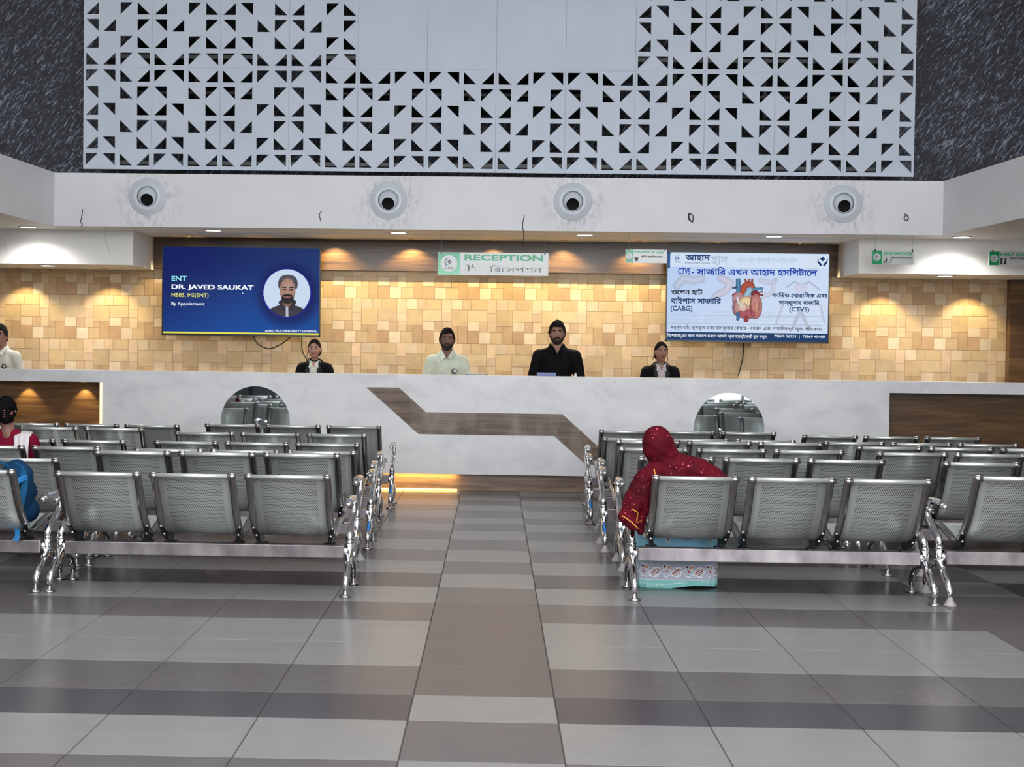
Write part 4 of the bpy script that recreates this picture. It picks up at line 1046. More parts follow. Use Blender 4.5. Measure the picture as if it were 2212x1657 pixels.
def head_mesh(mb, c, s=1.0, R=None, female=False):
    "sculpted head facing local -y about its centre"
    R = R or Matrix.Identity(3); c = Vector(c); n, m_ = 40, 30
    vs = []
    def P(a, t):
        d = Vector((math.sin(t) * math.cos(a), math.sin(t) * math.sin(a), math.cos(t)))
        x, y, z = d.x * 0.073, d.y * 0.094, d.z * 0.115
        if z < -0.01:                                     # jaw
            k = min(1.0, (-0.01 - z) / 0.105)
            x *= 1 - (0.34 if female else 0.24) * k
            y = y * (1 - 0.16 * k) - 0.012 * k if y < 0 else y * (1 - 0.42 * k)
        if z > 0.03 and y > 0: y *= 1.05
        if d.y < 0:
            f = min(1.0, -d.y * 1.6)
            g = lambda cx, cz, sx, sz: math.exp(-((abs(x) - cx) / sx) ** 2 - ((z - cz) / sz) ** 2)
            y -= f * 0.020 * math.exp(-(x / 0.0105) ** 2) * math.exp(-((z + 0.016) / 0.017) ** 2)       # nose tip
            y -= f * 0.009 * math.exp(-(x / 0.010) ** 2) * math.exp(-((z - 0.006) / 0.022) ** 2)        # bridge
            y -= f * 0.005 * g(0.011, -0.022, 0.007, 0.007)                                              # nostrils
            y += f * 0.010 * g(0.031, 0.012, 0.015, 0.011)                                               # sockets
            y -= f * 0.005 * g(0.028, 0.033, 0.022, 0.008)                                               # brow
            y -= f * 0.006 * math.exp(-(x / 0.020) ** 2) * (math.exp(-((z + 0.045) / 0.005) ** 2) + 1.1 * math.exp(-((z + 0.057) / 0.006) ** 2))
            y -= f * 0.007 * math.exp(-(x / 0.018) ** 2 - ((z + 0.090) / 0.014) ** 2)
            y -= f * 0.004 * g(0.044, -0.014, 0.018, 0.018)
        return c + R @ (Vector((x, y, z)) * s)
    for j in range(1, m_):
        for k in range(n): vs.append(P(2 * PI * k / n, PI * j / m_))
    vs += [P(0, 0), P(0, PI)]; fs = []
    for j in range(m_ - 2):
        for k in range(n): k2 = (k + 1) % n; fs.append((j * n + k, (j + 1) * n + k, (j + 1) * n + k2, j * n + k2))
    for k in range(n):
        k2 = (k + 1) % n; fs.append((len(vs) - 2, k, k2)); fs.append((len(vs) - 1, (m_ - 2) * n + k2, (m_ - 2) * n + k))
    mb.add(vs, fs, 0, True)
    for sg in (-1, 1):
        mb.ball(c + R @ (Vector((sg * 0.077, 0.012, -0.002)) * s), (0.010 * s, 0.020 * s, 0.031 * s), 10, 8, rot=R)

def face_parts(body, c, s, R, eye, brow, lip, female=False, beard=None, mous=None):
    c = Vector(c); L = lambda x, y, z: c + R @ (Vector((x, y, z)) * s)
    mb = MB()
    for sg in (-1, 1):
        mb.ball(L(sg * 0.030, -0.0745, 0.011), (0.0125 * s, 0.0085 * s, 0.0062 * s), 12, 8, 0, R)
        mb.ball(L(sg * 0.030, -0.0815, 0.011), (0.0056 * s, 0.0032 * s, 0.0056 * s), 10, 6, 1, R)
    mb.build('eyes', [eye, M['pupil']], body)
    mb = MB()
    for sg in (-1, 1):
        th = 0.0030 if female else 0.0046
        mb.tube([L(sg * 0.012, -0.0930, 0.030), L(sg * 0.026, -0.0905, 0.0345), L(sg * 0.040, -0.0815, 0.032), L(sg * 0.048, -0.0735, 0.027)], [th * s, th * 1.1 * s, th * s, th * 0.5 * s], 8)
    mb.build('eyebrows', brow, body)
    mb = MB()
    mb.tube([L(-0.023, -0.083, -0.0495), L(-0.010, -0.0945, -0.0465), L(0, -0.0955, -0.0475), L(0.010, -0.0945, -0.0465), L(0.023, -0.083, -0.0495)], [0.001 * s, 0.0036 * s, 0.0034 * s, 0.0036 * s, 0.001 * s], 8)
    mb.tube([L(-0.021, -0.083, -0.0515), L(-0.009, -0.093, -0.0560), L(0.009, -0.093, -0.0560), L(0.021, -0.083, -0.0515)], [0.001 * s, 0.0045 * s, 0.0045 * s, 0.001 * s], 8)
    mb.build('lips', lip, body)
    if mous:
        mb = MB()
        mb.tube([L(-0.031, -0.076, -0.054), L(-0.022, -0.086, -0.043), L(-0.008, -0.096, -0.0375), L(0.008, -0.096, -0.0375), L(0.022, -0.086, -0.043), L(0.031, -0.076, -0.054)], [0.003 * s, 0.006 * s, 0.0068 * s, 0.0068 * s, 0.006 * s, 0.003 * s], 8)
        mb.build('moustache', mous, body)
    if beard:
        mb = MB(); vs = []; fs = []
        cols = 26; rows = 7
        for i in range(cols + 1):
            a = -1.25 + 2.5 * i / cols
            edge = abs(a) / 1.25
            for j in range(rows + 1):
                q = j / rows
                ztop = -0.066 + 0.058 * edge ** 1.8; zb = -0.114 + 0.030 * edge ** 2
                z = ztop + (zb - ztop) * q
                k = max(0.0, min(1.0, (-0.01 - z) / 0.105))
                rx = 0.073 * (1 - 0.24 * k) * math.sqrt(max(0.05, 1 - (z / 0.118) ** 2)) + 0.0045
                ry = 0.094 * (1 - 0.16 * k) * math.sqrt(max(0.05, 1 - (z / 0.118) ** 2)) + 0.012 * k + 0.0060
                thick = 0.004 * math.sin(PI * min(1, max(0, q)))
                vs.append(L((rx + thick) * math.sin(a), -(ry + thick) * math.cos(a), z - thick))
        for i in range(cols):
            for j in range(rows): a0 = i * (rows + 1) + j; fs.append((a0, a0 + rows + 1, a0 + rows + 2, a0 + 1))
        mb.add(vs, fs, 0, True); mb.ball(L(0, -0.096, -0.073), (0.008 * s, 0.004 * s, 0.010 * s), 8, 6)
        mb.build('beard', beard, body)

def hair_cap(body, c, s, R, line, material, amp=0.004, grow=1.07, extra=None, seed=0):
    "hair shell over the skull where z lies above line(x, y)"
    c = Vector(c); n, m_ = 48, 36; mb = MB(); vs = []; fs = []
    def P(a, t):
        d = Vector((math.sin(t) * math.cos(a), math.sin(t) * math.sin(a), math.cos(t)))
        q = Vector((d.x * 0.077 * grow, d.y * 0.099 * grow, d.z * 0.118 * (grow + (0.05 if grow > 1.06 and d.z > 0 else 0.01))))
        nz = noise.noise(Vector((d.x * 6 + seed, d.y * 6, d.z * 5))) + 0.5 * noise.noise(Vector((d.x * 18 + seed, d.y * 18, d.z * 9)))
        return q + d * amp * nz
    g = {}
    for j in range(m_ + 1):
        for k in range(n):
            g[(j, k)] = len(vs); q = P(2 * PI * k / n, max(0.02, PI * j / m_)); vs.append(q)
    ok = [q.z >= line(q.x / 0.077, q.y / 0.099) for q in vs]
    # snap border vertices to the head so the cap closes
    for i, q in enumerate(vs):
        dz = q.z - line(q.x / 0.077, q.y / 0.099)
        if -0.012 < dz < 0.006:
            sc_ = 0.955
            vs[i] = Vector((q.x * sc_, q.y * sc_, q.z))
    for j in range(m_):
        for k in range(n):
            k2 = (k + 1) % n; f = (g[(j, k)], g[(j + 1, k)], g[(j + 1, k2)], g[(j, k2)])
            if sum(ok[i] for i in f) >= 3: fs.append(f)
    mb.add([c + R @ (q * s) for q in vs], fs, 0, True)
    if extra: extra(mb, lambda x, y, z: c + R @ (Vector((x, y, z)) * s))
    return mb.build('hair', material, body, fix=False)

def hand(mb, wrist, fwd, up, s=1.0, side=1, curl=0.5):
    "palm, four fingers of different length with bent joints and a thumb"
    f = Vector(fwd).normalized(); u = Vector(up).normalized(); r = f.cross(u) * side; w = Vector(wrist)
    mb.ball(w + f * 0.045 * s, (0.04 * s, 0.016 * s, 0.045 * s), 12, 8, 0, Matrix((r, u, f)).transposed())
    for i, L in enumerate((0.072, 0.080, 0.075, 0.060)):
        b = w + f * 0.080 * s + r * (-0.028 + 0.0187 * i) * s
        a1 = curl * 0.5; a2 = curl * 1.2
        p1 = b + (f * math.cos(a1) - u * math.sin(a1)) * L * 0.5 * s
        p2 = p1 + (f * math.cos(a2) - u * math.sin(a2)) * L * 0.5 * s
        mb.tube([b - f * 0.02 * s, b, p1, p2], [0.0095 * s, 0.009 * s, 0.0085 * s, 0.007 * s], 8)
        mb.ball(p2, 0.007 * s, 8, 6)
    b = w + f * 0.03 * s - r * 0.03 * s
    p = b + (f * 0.6 - r * 0.6 - u * 0.3).normalized() * 0.035 * s
    mb.tube([b, p, p + (f - u * 0.3).normalized() * 0.03 * s], [0.012 * s, 0.010 * s, 0.008 * s], 8)

M['pupil'] = mat('pupil', C(16, 10, 8), 0.15); M['eye_white'] = mat('eye_white', C(150, 138, 130), 0.3)
M['hair_black'] = mottled('hair_black', C(12, 10, 11), C(22, 19, 20), 30, 0.85, stretch=(6, 6, 1), spec=0.08)
M['beard_black'] = mat('beard_black', C(22, 17, 16), 0.7)
def skin(name, r, g, b): return mottled(name, C(r, g, b), C(min(255, r + 8), min(255, g + 6), min(255, b + 6)), 12, 0.5)
SK_A, SK_B, SK_C, SK_D = skin('skin_deep', 112, 80, 66), skin('skin_brown', 142, 104, 88), skin('skin_warm', 160, 120, 104), skin('skin_tan', 136, 100, 84)

def cloth(name, r, g, b, rough=0.8): return mottled(name, C(r * 0.93, g * 0.93, b * 0.93), C(r, g, b), 14, rough, bump=0.15, bscale=60, spec=0.12)

def standing(label, x, y, h, skinm, female, shirt, kind, head_r=0, group='reception staff', badge=None, face=None, broad=1.0, lower=None, hairf=None):
    d = thing('person', label, 'person', (x, y, 0), group)
    k = h / 1.70; o = Vector((x, y, 0))
    P = lambda a, b, c: o + Vector((a * k, b * k, c * k))
    hs = k * (1.05 if not female else 1.01)
    hc_ = P(0, -0.015, 1.578)
    Rh = Matrix.Rotation(head_r, 3, 'Z')
    sw = (0.168 if not female else 0.148) * broad
    arms = []
    for sg in (-1, 1):
        arms.append([P(sg * sw, 0.01, 1.352), P(sg * (sw + 0.072), 0.02, 1.09), P(sg * (sw + 0.02), -0.12, 0.985), P(sg * (sw - 0.03), -0.19, 0.97)])
    # body
    mb = MB(); head_mesh(mb, hc_, hs, Rh, female)
    nr = 0.056 if not female else 0.047
    capsule(mb, P(0, 0.015, 1.54), P(0, 0.02, 1.40), nr * k, nr * 1.15 * k)
    def torso(mb, e):
        mb.ball(P(0, 0.015, 1.24), ((0.150 * broad + e) * k, (0.098 + e) * k, (0.20 + e) * k), 20, 14)
        mb.ball(P(0, 0.015, 1.325), ((sw - 0.015 + e) * k, (0.080 + e) * k, (0.075 + e) * k), 20, 12)
        for sg in (-1, 1): capsule(mb, P(0, 0.014, 1.398), P(sg * sw * 0.97, 0.012, 1.352), (0.050 + e) * k, (0.050 + e) * k)
        capsule(mb, P(-0.05, 0.015, 1.425), P(0.05, 0.015, 1.425), (0.040 + e * 0.6) * k, (0.040 + e * 0.6) * k)
        mb.ball(P(0, 0.01, 1.05), ((0.138 * broad + e) * k, (0.10 + e) * k, (0.16 + e) * k), 20, 12)
        mb.ball(P(0, 0.01, 0.92), ((0.158 + e) * k, (0.112 + e) * k, (0.13 + e) * k), 20, 12)
    torso(mb, 0)
    for a in arms: chain(mb, a, [0.050 * k, 0.041 * k, 0.031 * k, 0.026 * k])
    for sg, a in zip((-1, 1), arms): hand(mb, a[3], (-sg * 0.3, -1, -0.1), (0, 0, 1), k, sg, 0.5)
    for sg in (-1, 1):
        chain(mb, [P(sg * 0.088, 0.01, 0.88), P(sg * 0.095, 0.0, 0.48), P(sg * 0.098, 0.02, 0.09)], [0.085 * k, 0.055 * k, 0.038 * k])
        capsule(mb, P(sg * 0.10, 0.03, 0.045), P(sg * 0.115, -0.14, 0.035), 0.04 * k, 0.034 * k)
    body = skin_obj('body', mb, 0.0062, skinm, d, 3)
    face = face or {}
    face_parts(body, hc_, hs, Rh, M['eye_white'], M['hair_black'], face.get('lip', skinm), female, face.get('beard'), face.get('mous'))
    hairf(body, hc_, hs, Rh)
    # top
    mb = MB(); torso(mb, 0.012 if kind == 'shirt' else 0.018)
    ea = 0.013 if kind == 'shirt' else 0.018
    for a in arms: chain(mb, a[:3] + [a[2] + (a[3] - a[2]) * 0.6], [(0.055 + ea) * k, (0.042 + ea) * k, (0.031 + ea) * k, (0.028 + ea) * k])
    zc_ = o.z + 1.452 * k
    def folds(v):
        q = noise.noise(Vector((v.x * 9, v.y * 9, v.z * 4))) * 0.010 + noise.noise(Vector((v.x * 22, v.y * 22, v.z * 9))) * 0.004
        dv = Vector((v.x - o.x, v.y - o.y, 0)); 
        if dv.length > 1e-4: dv.normalize()
        return v + dv * q
    top = skin_obj('shirt' if kind == 'shirt' else 'blazer', mb, 0.009, shirt, d, 4, folds)
    # neck opening: collar band and two pointed flaps
    cm = shirt if kind == 'shirt' else face['inner']
    mb = MB(); vs = []; fs = []; n = 24
    yo = -0.004
    for i in range(n + 1):
        a = math.radians(-232 + 284 * i / n)                # open at the front
        for (r, z) in ((nr + 0.010, 1.476), (nr + 0.017, 1.478), (nr + 0.034, 1.432)):
            fr = max(0.0, -math.sin(a)); 
            vs.append(P(r * 1.05 * math.cos(a), 0.016 + r * 1.05 * math.sin(a), z - 0.045 * fr))
    for i in range(n):
        for j in range(2): q = i * 3 + j; fs.append((q, q + 3, q + 4, q + 1))
    mb.add(vs, fs, 0, True)
    for sg in (-1, 1):
        a_, b_, c_, e_ = P(sg * (nr + 0.010), -0.030, 1.460), P(sg * 0.010, -0.092, 1.388), P(sg * 0.052, -0.104, 1.362), P(sg * (nr + 0.038), -0.062, 1.425)
        t_ = Vector((0, -0.004, 0.002))
        mb.add([a_, b_, c_, e_, a_ + t_, b_ + t_, c_ + t_, e_ + t_], [(0, 1, 2, 3), (4, 5, 6, 7), (0, 1, 5, 4), (1, 2, 6, 5), (2, 3, 7, 6), (3, 0, 4, 7)], 0)
    mb.build('collar', cm, top)
    # skin or shirt shown in the neckline
    mb = MB(); w_ = 0.034 if kind == 'shirt' else 0.052
    if kind == 'shirt':
        mb.add([P(-0.036, -0.066, 1.446), P(0.036, -0.066, 1.446), P(0.0, -0.104, 1.375), P(-0.036, -0.056, 1.47), P(0.036, -0.056, 1.47)], [(0, 1, 2), (0, 3, 4, 1)], 0)
        mb.build('neckline', skinm, top)
        mb = MB()
        for i in range(5): mb.ball(P(0.002, -0.118 - 0.004 * min(i, 2), 1.35 - 0.075 * i), 0.0055 * k, 8, 6)
        mb.build('buttons', M['sign_white'] if face.get('pale') else M['black'], top)
    else:
        rows = 9; vs = []; fs = []
        for i in range(rows + 1):
            q = i / rows; z = 1.435 - 0.26 * q; hw = 0.058 - 0.030 * q; yf_ = -0.062 - 0.064 * min(1, q * 2.2)
            vs += [P(-hw, yf_ + 0.012, z), P(-hw * 0.4, yf_ - 0.001, z), P(hw * 0.4, yf_ - 0.001, z), P(hw, yf_ + 0.012, z)]
        for i in range(rows):
            for j in range(3): q = i * 4 + j; fs.append((q, q + 1, q + 5, q + 4))
        mb.add(vs, fs, 0, True); ins = mb.build('shirt_front', face['inner'], top)
        mb = MB(); mb.add([P(-0.03, -0.074, 1.43), P(0.03, -0.074, 1.43), P(0.0, -0.104, 1.365)], [(0, 1, 2)]); mb.build('neckline', skinm, top)
        mb = MB()
        for sg in (-1, 1):                                  # lapels
            pts = [P(sg * 0.058, -0.045, 1.452), P(sg * 0.046, -0.118, 1.33), P(sg * 0.024, -0.138, 1.19), P(sg * 0.060, -0.136, 1.27), P(sg * 0.098, -0.122, 1.335), P(sg * 0.082, -0.115, 1.350), P(sg * 0.092, -0.086, 1.415)]
            t_ = Vector((0, -0.006, 0)); n_ = len(pts)
            mb.add(pts + [p + t_ for p in pts], [tuple(range(n_)), tuple(range(2 * n_ - 1, n_ - 1, -1))] + [(i, i + n_, (i + 1) % n_ + n_, (i + 1) % n_) for i in range(n_)])
        mb.build('lapels', face['lapel'], top)
    if badge:
        bx, bz, r_ = badge
        b_ = MB().lathe([(0.0005, 0.002), (r_, 0.002), (r_, -0.004)], P(bx, -0.122, bz), 20, rot=Matrix.Rotation(PI / 2, 3, 'X'), smooth=False).build('badge', M['ink_dark'], top)
        MB().lathe([(0.0005, 0.0028), (r_ * 0.55, 0.0028)], P(bx + r_ * 0.2, -0.122, bz + r_ * 0.1), 16, rot=Matrix.Rotation(PI / 2, 3, 'X'), smooth=False).build('emblem', M['sign_white'], b_)
    mb = MB()
    mb.ball(P(0, 0.01, 0.93), (0.168 * k, 0.122 * k, 0.12 * k), 20, 12)
    for sg in (-1, 1): chain(mb, [P(sg * 0.088, 0.01, 0.88), P(sg * 0.095, 0.0, 0.48), P(sg * 0.098, 0.02, 0.10)], [0.096 * k, 0.070 * k, 0.060 * k])
    skin_obj('trousers', mb, 0.014, lower or M['trousers'], d, 3)
    mb = MB()
    for sg in (-1, 1): capsule(mb, P(sg * 0.10, 0.035, 0.050), P(sg * 0.116, -0.15, 0.040), 0.048 * k, 0.040 * k)
    skin_obj('shoes', mb, 0.012, M['black'], d, 2, lambda v: Vector((v.x, v.y, max(0.002, v.z))))
    return d
M['trousers'] = cloth('trousers_dark', 40, 40, 46)

def line_m(front, side=-0.012, back=-0.075, part=0.0):
    def f(x, y):
        if y < -0.15:
            e = front - 0.03 * max(0, abs(x) - 0.70) / 0.3 + part * x
            if abs(x) > 0.80: e = min(e, 0.005)
            return e
        if y < 0.25: return side + (0.0 if abs(x) < 0.9 else 0.0)
        return side + (back - side) * min(1, (y - 0.25) / 0.5)
    return f
def hair_short(front, grow, seed, part=0.0, amp=0.006):
    def h(body, c, s, R): return hair_cap(body, c, s, R, line_m(front, part=part), M['hair_black'], amp, grow, None, seed)
    return h
def hair_tied(front, seed, strands):
    def line(x, y):
        if y < -0.1: return front - 0.062 * abs(x) ** 1.6
        if y < 0.3: return -0.018 if abs(x) > 0.6 else 0.02
        return -0.085
    def extra(mb, L):
        mb.ball(L(0, 0.118, 0.0), (0.042, 0.034, 0.040), 14, 10)
        for pts in strands: mb.tube([L(*p) for p in pts], [0.0030] * (len(pts) - 1) + [0.001], 6)
    def h(body, c, s, R): return hair_cap(body, c, s, R, line, M['hair_black'], 0.0025, 1.045, extra, seed)
    return h

LIP = mat('lip_rose', C(112, 66, 60), 0.45); LIPM = mat('lip_brown', C(104, 68, 60), 0.5)
NAVY = cloth('blazer_black', 11, 11, 16, 0.8); NAVY2 = mat('lapel_black', C(9, 9, 13), 0.75)
PALE = cloth('shirt_pale_green', 204, 211, 196); CREAM = cloth('shirt_cream', 206, 204, 192); BLK = cloth('shirt_black', 9, 9, 14, 0.75)
WSH = cloth('shirt_white', 206, 212, 200); LSH = cloth('shirt_lilac', 184, 174, 178)
Yp = 15.12
standing('person in a black blazer over a pale shirt, below the left screen', -1.960, Yp, 1.572, SK_C, True, NAVY, 'blazer', 0.0,
         face=dict(inner=WSH, lapel=NAVY2, lip=LIP), hairf=hair_tied(0.080, 1.0, [[(-0.074, 0.0, 0.0), (-0.082, -0.01, -0.05), (-0.078, -0.02, -0.095)], [(-0.072, -0.02, 0.0), (-0.070, -0.03, -0.05), (-0.072, -0.03, -0.085)], [(0.074, 0.0, 0.0), (0.080, -0.01, -0.05), (0.074, -0.02, -0.105)]]))
standing('person with moustache in a pale green collared shirt behind the counter', -0.515, Yp, 1.700, SK_A, False, PALE, 'shirt', 0.05, badge=(0.085, 1.243, 0.030),
         face=dict(beard=M['beard_black'], mous=M['beard_black'], lip=LIPM, pale=True), hairf=hair_short(0.066, 1.08, 3.0, part=0.012))
standing('person with beard in a black shirt, tallest of those behind the counter', 0.680, Yp, 1.790, SK_B, False, BLK, 'shirt', -0.04, broad=1.08,
         face=dict(beard=M['beard_black'], mous=M['beard_black'], lip=LIPM), hairf=hair_short(0.066, 1.11, 5.0, part=-0.006, amp=0.010))
standing('person in a black blazer with tied hair, below the left edge of the right screen', 1.805, Yp, 1.590, SK_D, True, NAVY, 'blazer', 0.12,
         face=dict(inner=LSH, lapel=NAVY2, lip=LIP), hairf=hair_tied(0.082, 7.0, [[(-0.072, 0.0, -0.02), (-0.092, -0.01, -0.06), (-0.112, -0.01, -0.075)], [(-0.068, 0.0, -0.05), (-0.090, 0.0, -0.075), (-0.102, 0.0, -0.09)], [(0.072, 0.0, -0.02), (0.080, 0.0, -0.07), (0.078, 0.0, -0.105)]]))
standing('person in a cream shirt behind the counter, cut by the left edge', -5.425, Yp, 1.68, SK_B, False, CREAM, 'shirt', 0.0, badge=(0.085, 1.245, 0.026),
         face=dict(mous=M['beard_black'], lip=LIPM, pale=True), hairf=hair_short(0.056, 1.07, 9.0))

# ---- woman in the red shawl, leaning to her left on the nearest right bench
B0, bx0, by0, bz0 = BENCH[('RA', 0)]
SHL = mat('red_shawl', C(118, 14, 34), 0.75, spec=0.15); t = NT(SHL)
vo = t.new('ShaderNodeTexVoronoi'); t.l.new(t.coord(), vo.inputs['Vector']); vo.inputs['Scale'].default_value = 46.0
vo2 = t.new('ShaderNodeTexVoronoi'); t.l.new(t.coord(), vo2.inputs['Vector']); vo2.inputs['Scale'].default_value = 17.0
k1 = t.math('LESS_THAN', vo.outputs[0], 0.15); k2 = t.math('LESS_THAN', vo2.outputs[0], 0.10)
nn_ = t.noise(t.coord(), 5.0, 4.0)
k1 = t.math('MULTIPLY', k1, t.math('GREATER_THAN', nn_, 0.42))
kk = t.math('MAXIMUM', k1, k2)
base = t.ramp(t.noise(t.coord(), 7.0, 5.0), [(0.3, C(66, 6, 19)), (0.7, C(100, 10, 29))])
t.l.new(t.mix(kk, base, C(232, 96, 120)), t.bsdf.inputs['Base Color']); t.l.new(t.math('MULTIPLY', t.math('SUBTRACT', 1.0, kk), 0.75), t.bsdf.inputs['Roughness'])
t.l.new(t.bump(t.noise(t.mapping(t.coord(), (1, 1, 2.2)), 14.0, 3.0), 0.35, 0.02), t.bsdf.inputs['Normal'])
TRIM = mat('gold_trim', C(226, 150, 62), 0.5)
SAREE = attr_mat('saree_print', 0.8, mott=0.06, mscale=120)
sx, sy = bx0 - 0.558, by0
pr = thing('person', 'person in a sequinned dark red shawl over a blue printed skirt, slumped sideways', 'person', (sx, sy + 0.40, 0))
Q = lambda a, b, c: Vector((sx + a, sy + b, c))
mb = MB()
hcs = Q(-0.175, 0.26, 0.895)
Rw = Matrix.Rotation(math.radians(168), 3, 'Z') @ Matrix.Rotation(math.radians(20), 3, 'X') @ Matrix.Rotation(math.radians(14), 3, 'Y')
head_mesh(mb, hcs, 0.90, Rw, True)
capsule(mb, Q(-0.155, 0.25, 0.83), Q(-0.11, 0.27, 0.74), 0.045, 0.055)
chain(mb, [Q(-0.10, 0.28, 0.70), Q(-0.02, 0.31, 0.58), Q(0.02, 0.34, 0.46)], [0.11, 0.125, 0.14])
chain(mb, [Q(-0.23, 0.27, 0.70), Q(-0.34, 0.30, 0.53), Q(-0.28, 0.50, 0.50)], [0.05, 0.042, 0.030]); hand(mb, Q(-0.28, 0.51, 0.50), (0.3, 1, 0), (0, 0, 1), 0.88, 1, 0.6)
chain(mb, [Q(0.10, 0.27, 0.68), Q(0.235, 0.32, 0.60), Q(0.17, 0.52, 0.50)], [0.05, 0.042, 0.030]); hand(mb, Q(0.17, 0.53, 0.50), (-0.3, 1, 0), (0, 0, 1), 0.88, -1, 0.6)
for sg in (-1, 1):
    chain(mb, [Q(sg * 0.085, 0.36, 0.455), Q(sg * 0.10, 0.70, 0.455), Q(sg * 0.10, 0.72, 0.10)], [0.085, 0.058, 0.038]); capsule(mb, Q(sg * 0.10, 0.70, 0.042), Q(sg * 0.11, 0.86, 0.036), 0.038, 0.032)
bodyw = skin_obj('body', mb, 0.008, SK_B, pr, 3)
face_parts(bodyw, hcs, 0.90, Rw, M['eye_white'], M['hair_black'], LIP, True)
mb = MB()
mb.ball(hcs + Vector((0.002, -0.008, 0.008)), (0.100, 0.118, 0.128), 24, 16, 0, Matrix.Rotation(math.radians(-9), 3, 'Y'))
mb.ball(hcs + Vector((0.045, -0.02, -0.055)), (0.085, 0.09, 0.095), 20, 12)
chain(mb, [Q(-0.13, 0.24, 0.80), Q(-0.03, 0.25, 0.765), Q(0.08, 0.25, 0.745)], [0.088, 0.095, 0.092])
chain(mb, [Q(0.04, 0.25, 0.755), Q(0.15, 0.25, 0.712), Q(0.225, 0.26, 0.655)], [0.088, 0.084, 0.072])
chain(mb, [Q(0.215, 0.27, 0.66), Q(0.235, 0.34, 0.58), Q(0.17, 0.50, 0.52)], [0.072, 0.066, 0.05])
chain(mb, [Q(-0.10, 0.27, 0.70), Q(-0.02, 0.31, 0.60), Q(0.02, 0.34, 0.545)], [0.135, 0.150, 0.155])
chain(mb, [Q(-0.17, 0.22, 0.755), Q(-0.255, 0.22, 0.70), Q(-0.31, 0.21, 0.60), Q(-0.345, 0.20, 0.50)], [0.078, 0.066, 0.060, 0.062])
chain(mb, [Q(-0.33, 0.19, 0.54), Q(-0.36, 0.15, 0.485), Q(-0.33, 0.12, 0.43)], [0.055, 0.058, 0.035])
mb.ball(Q(-0.325, 0.13, 0.545), (0.05, 0.045, 0.05), 14, 10)
chain(mb, [Q(-0.27, 0.20, 0.64), Q(-0.285, 0.17, 0.50), Q(-0.285, 0.155, 0.39)], [0.060, 0.052, 0.022])
def drape(v):
    q = noise.noise(Vector((v.x * 9, v.z * 13 - v.x * 6, v.y * 7))) * 0.010 + math.sin((v.x * 0.9 + v.z * 1.5) * 62 + noise.noise(v * 5) * 4) * 0.0022
    dv = (v - Q(-0.02, 0.34, v.z)); dv.z = 0
    return v + (dv.normalized() * q if dv.length > 1e-4 else Vector())
sh = skin_obj('shawl', mb, 0.0085, SHL, pr, 3, drape)
# gold braid along the shawl edges, lying on its surface
def braid(pts, r=0.0045):
    dg = bpy.context.evaluated_depsgraph_get(); P = [Vector(p) for p in pts]; out = []
    for i in range(len(P) - 1):
        for k in range(6):
            p = P[i].lerp(P[i + 1], k / 6); ok, loc, nr_, _ = sh.closest_point_on_mesh(p - pr.location)
            out.append(loc + pr.location + nr_ * 0.002 if ok else p)
    MB().tube(out, r, 6).build('braid', TRIM, sh)
bpy.context.view_layer.update()
braid([Q(-0.215, 0.13, 0.775), Q(-0.195, 0.12, 0.735), Q(-0.215, 0.12, 0.67)])
braid([Q(-0.415, 0.08, 0.50), Q(-0.36, 0.06, 0.465), Q(-0.31, 0.06, 0.43), Q(-0.27, 0.08, 0.395)]); braid([Q(-0.345, 0.08, 0.535), Q(-0.30, 0.07, 0.50), Q(-0.26, 0.08, 0.45)])
# skirt: a rounded wrap from the seat to the floor, printed border near the hem
vs = []; fs = []; cols = []
NA, NZ = 260, 84
def sk_prof(a):
    ca, sa = math.cos(a), math.sin(a); n_ = 4.5
    r = (abs(ca) ** n_ + abs(sa) ** n_) ** (-1 / n_)
    return ca * r, sa * r
def skcol(s_, z):
    base = mixc((140, 200, 230), (152, 212, 234), 0.5 + 0.5 * math.sin(s_ * 9))
    if z > 0.215:
        dx, dz = (s_ + 0.07 + 0.5) % 0.26 - 0.13, z - 0.305
        r = math.hypot(dx, dz); a = math.atan2(dz, dx)
        if r < 0.006: return (30, 40, 60)
        if r < 0.012 + 0.010 * abs(math.cos(4 * a)): return (206, 214, 222)
        return base
    if z > 0.195: return base
    if z > 0.165:
        q = (s_ / 0.022) % 1.0
        return (206, 210, 214) if abs(q - 0.5) < 0.5 * (1 - (z - 0.167) / 0.028) and z < 0.19 else base
    if z > 0.158: return (150, 176, 196)
    if z > 0.058:
        q = (s_ / 0.135) % 1.0; x_, y_ = q * 0.135, z - 0.058
        bg = (178, 182, 202)
        for hx_, hz_, c in ((0.024, 0.078, (84, 62, 78)), (0.050, 0.074, (214, 128, 56)), (0.036, 0.048, (176, 44, 52))):
            r = math.hypot(x_ - hx_, (y_ - hz_) * 1.1)
            if r < 0.0085: return c
            if r < 0.0135: return (226, 226, 228)
        lx, ly = x_ - 0.098, y_ - 0.045
        e = math.hypot((lx * 0.8 + ly * 0.6) / 0.030, (-lx * 0.6 + ly * 0.8) / 0.017)
        if e < 1.0: return (132, 46, 58) if math.sin((lx * 0.6 - ly * 0.8) * 620) > 0.1 else (226, 222, 222)
        if e < 1.35: return (228, 228, 230)
        w_ = 0.045 + 0.030 * math.sin(2 * PI * q)
        if abs(y_ - w_) < 0.006 or abs(y_ - (0.09 - w_)) < 0.004: return (226, 228, 230)
        if math.sin(x_ * 520) * math.sin(y_ * 520) > 0.72: return (214, 216, 224)
        return bg
    if z > 0.050: return (222, 228, 228)
    tq = (140, 208, 202)
    q1, q2 = (s_ / 0.0125) % 1 - 0.5, (z - 0.034) / 0.0125
    return (224, 236, 232) if math.hypot(q1, q2) < 0.30 else tq
per = []
for i in range(NA + 1):
    a = 2 * PI * i / NA; per.append(sk_prof(a))
acc = [0.0]
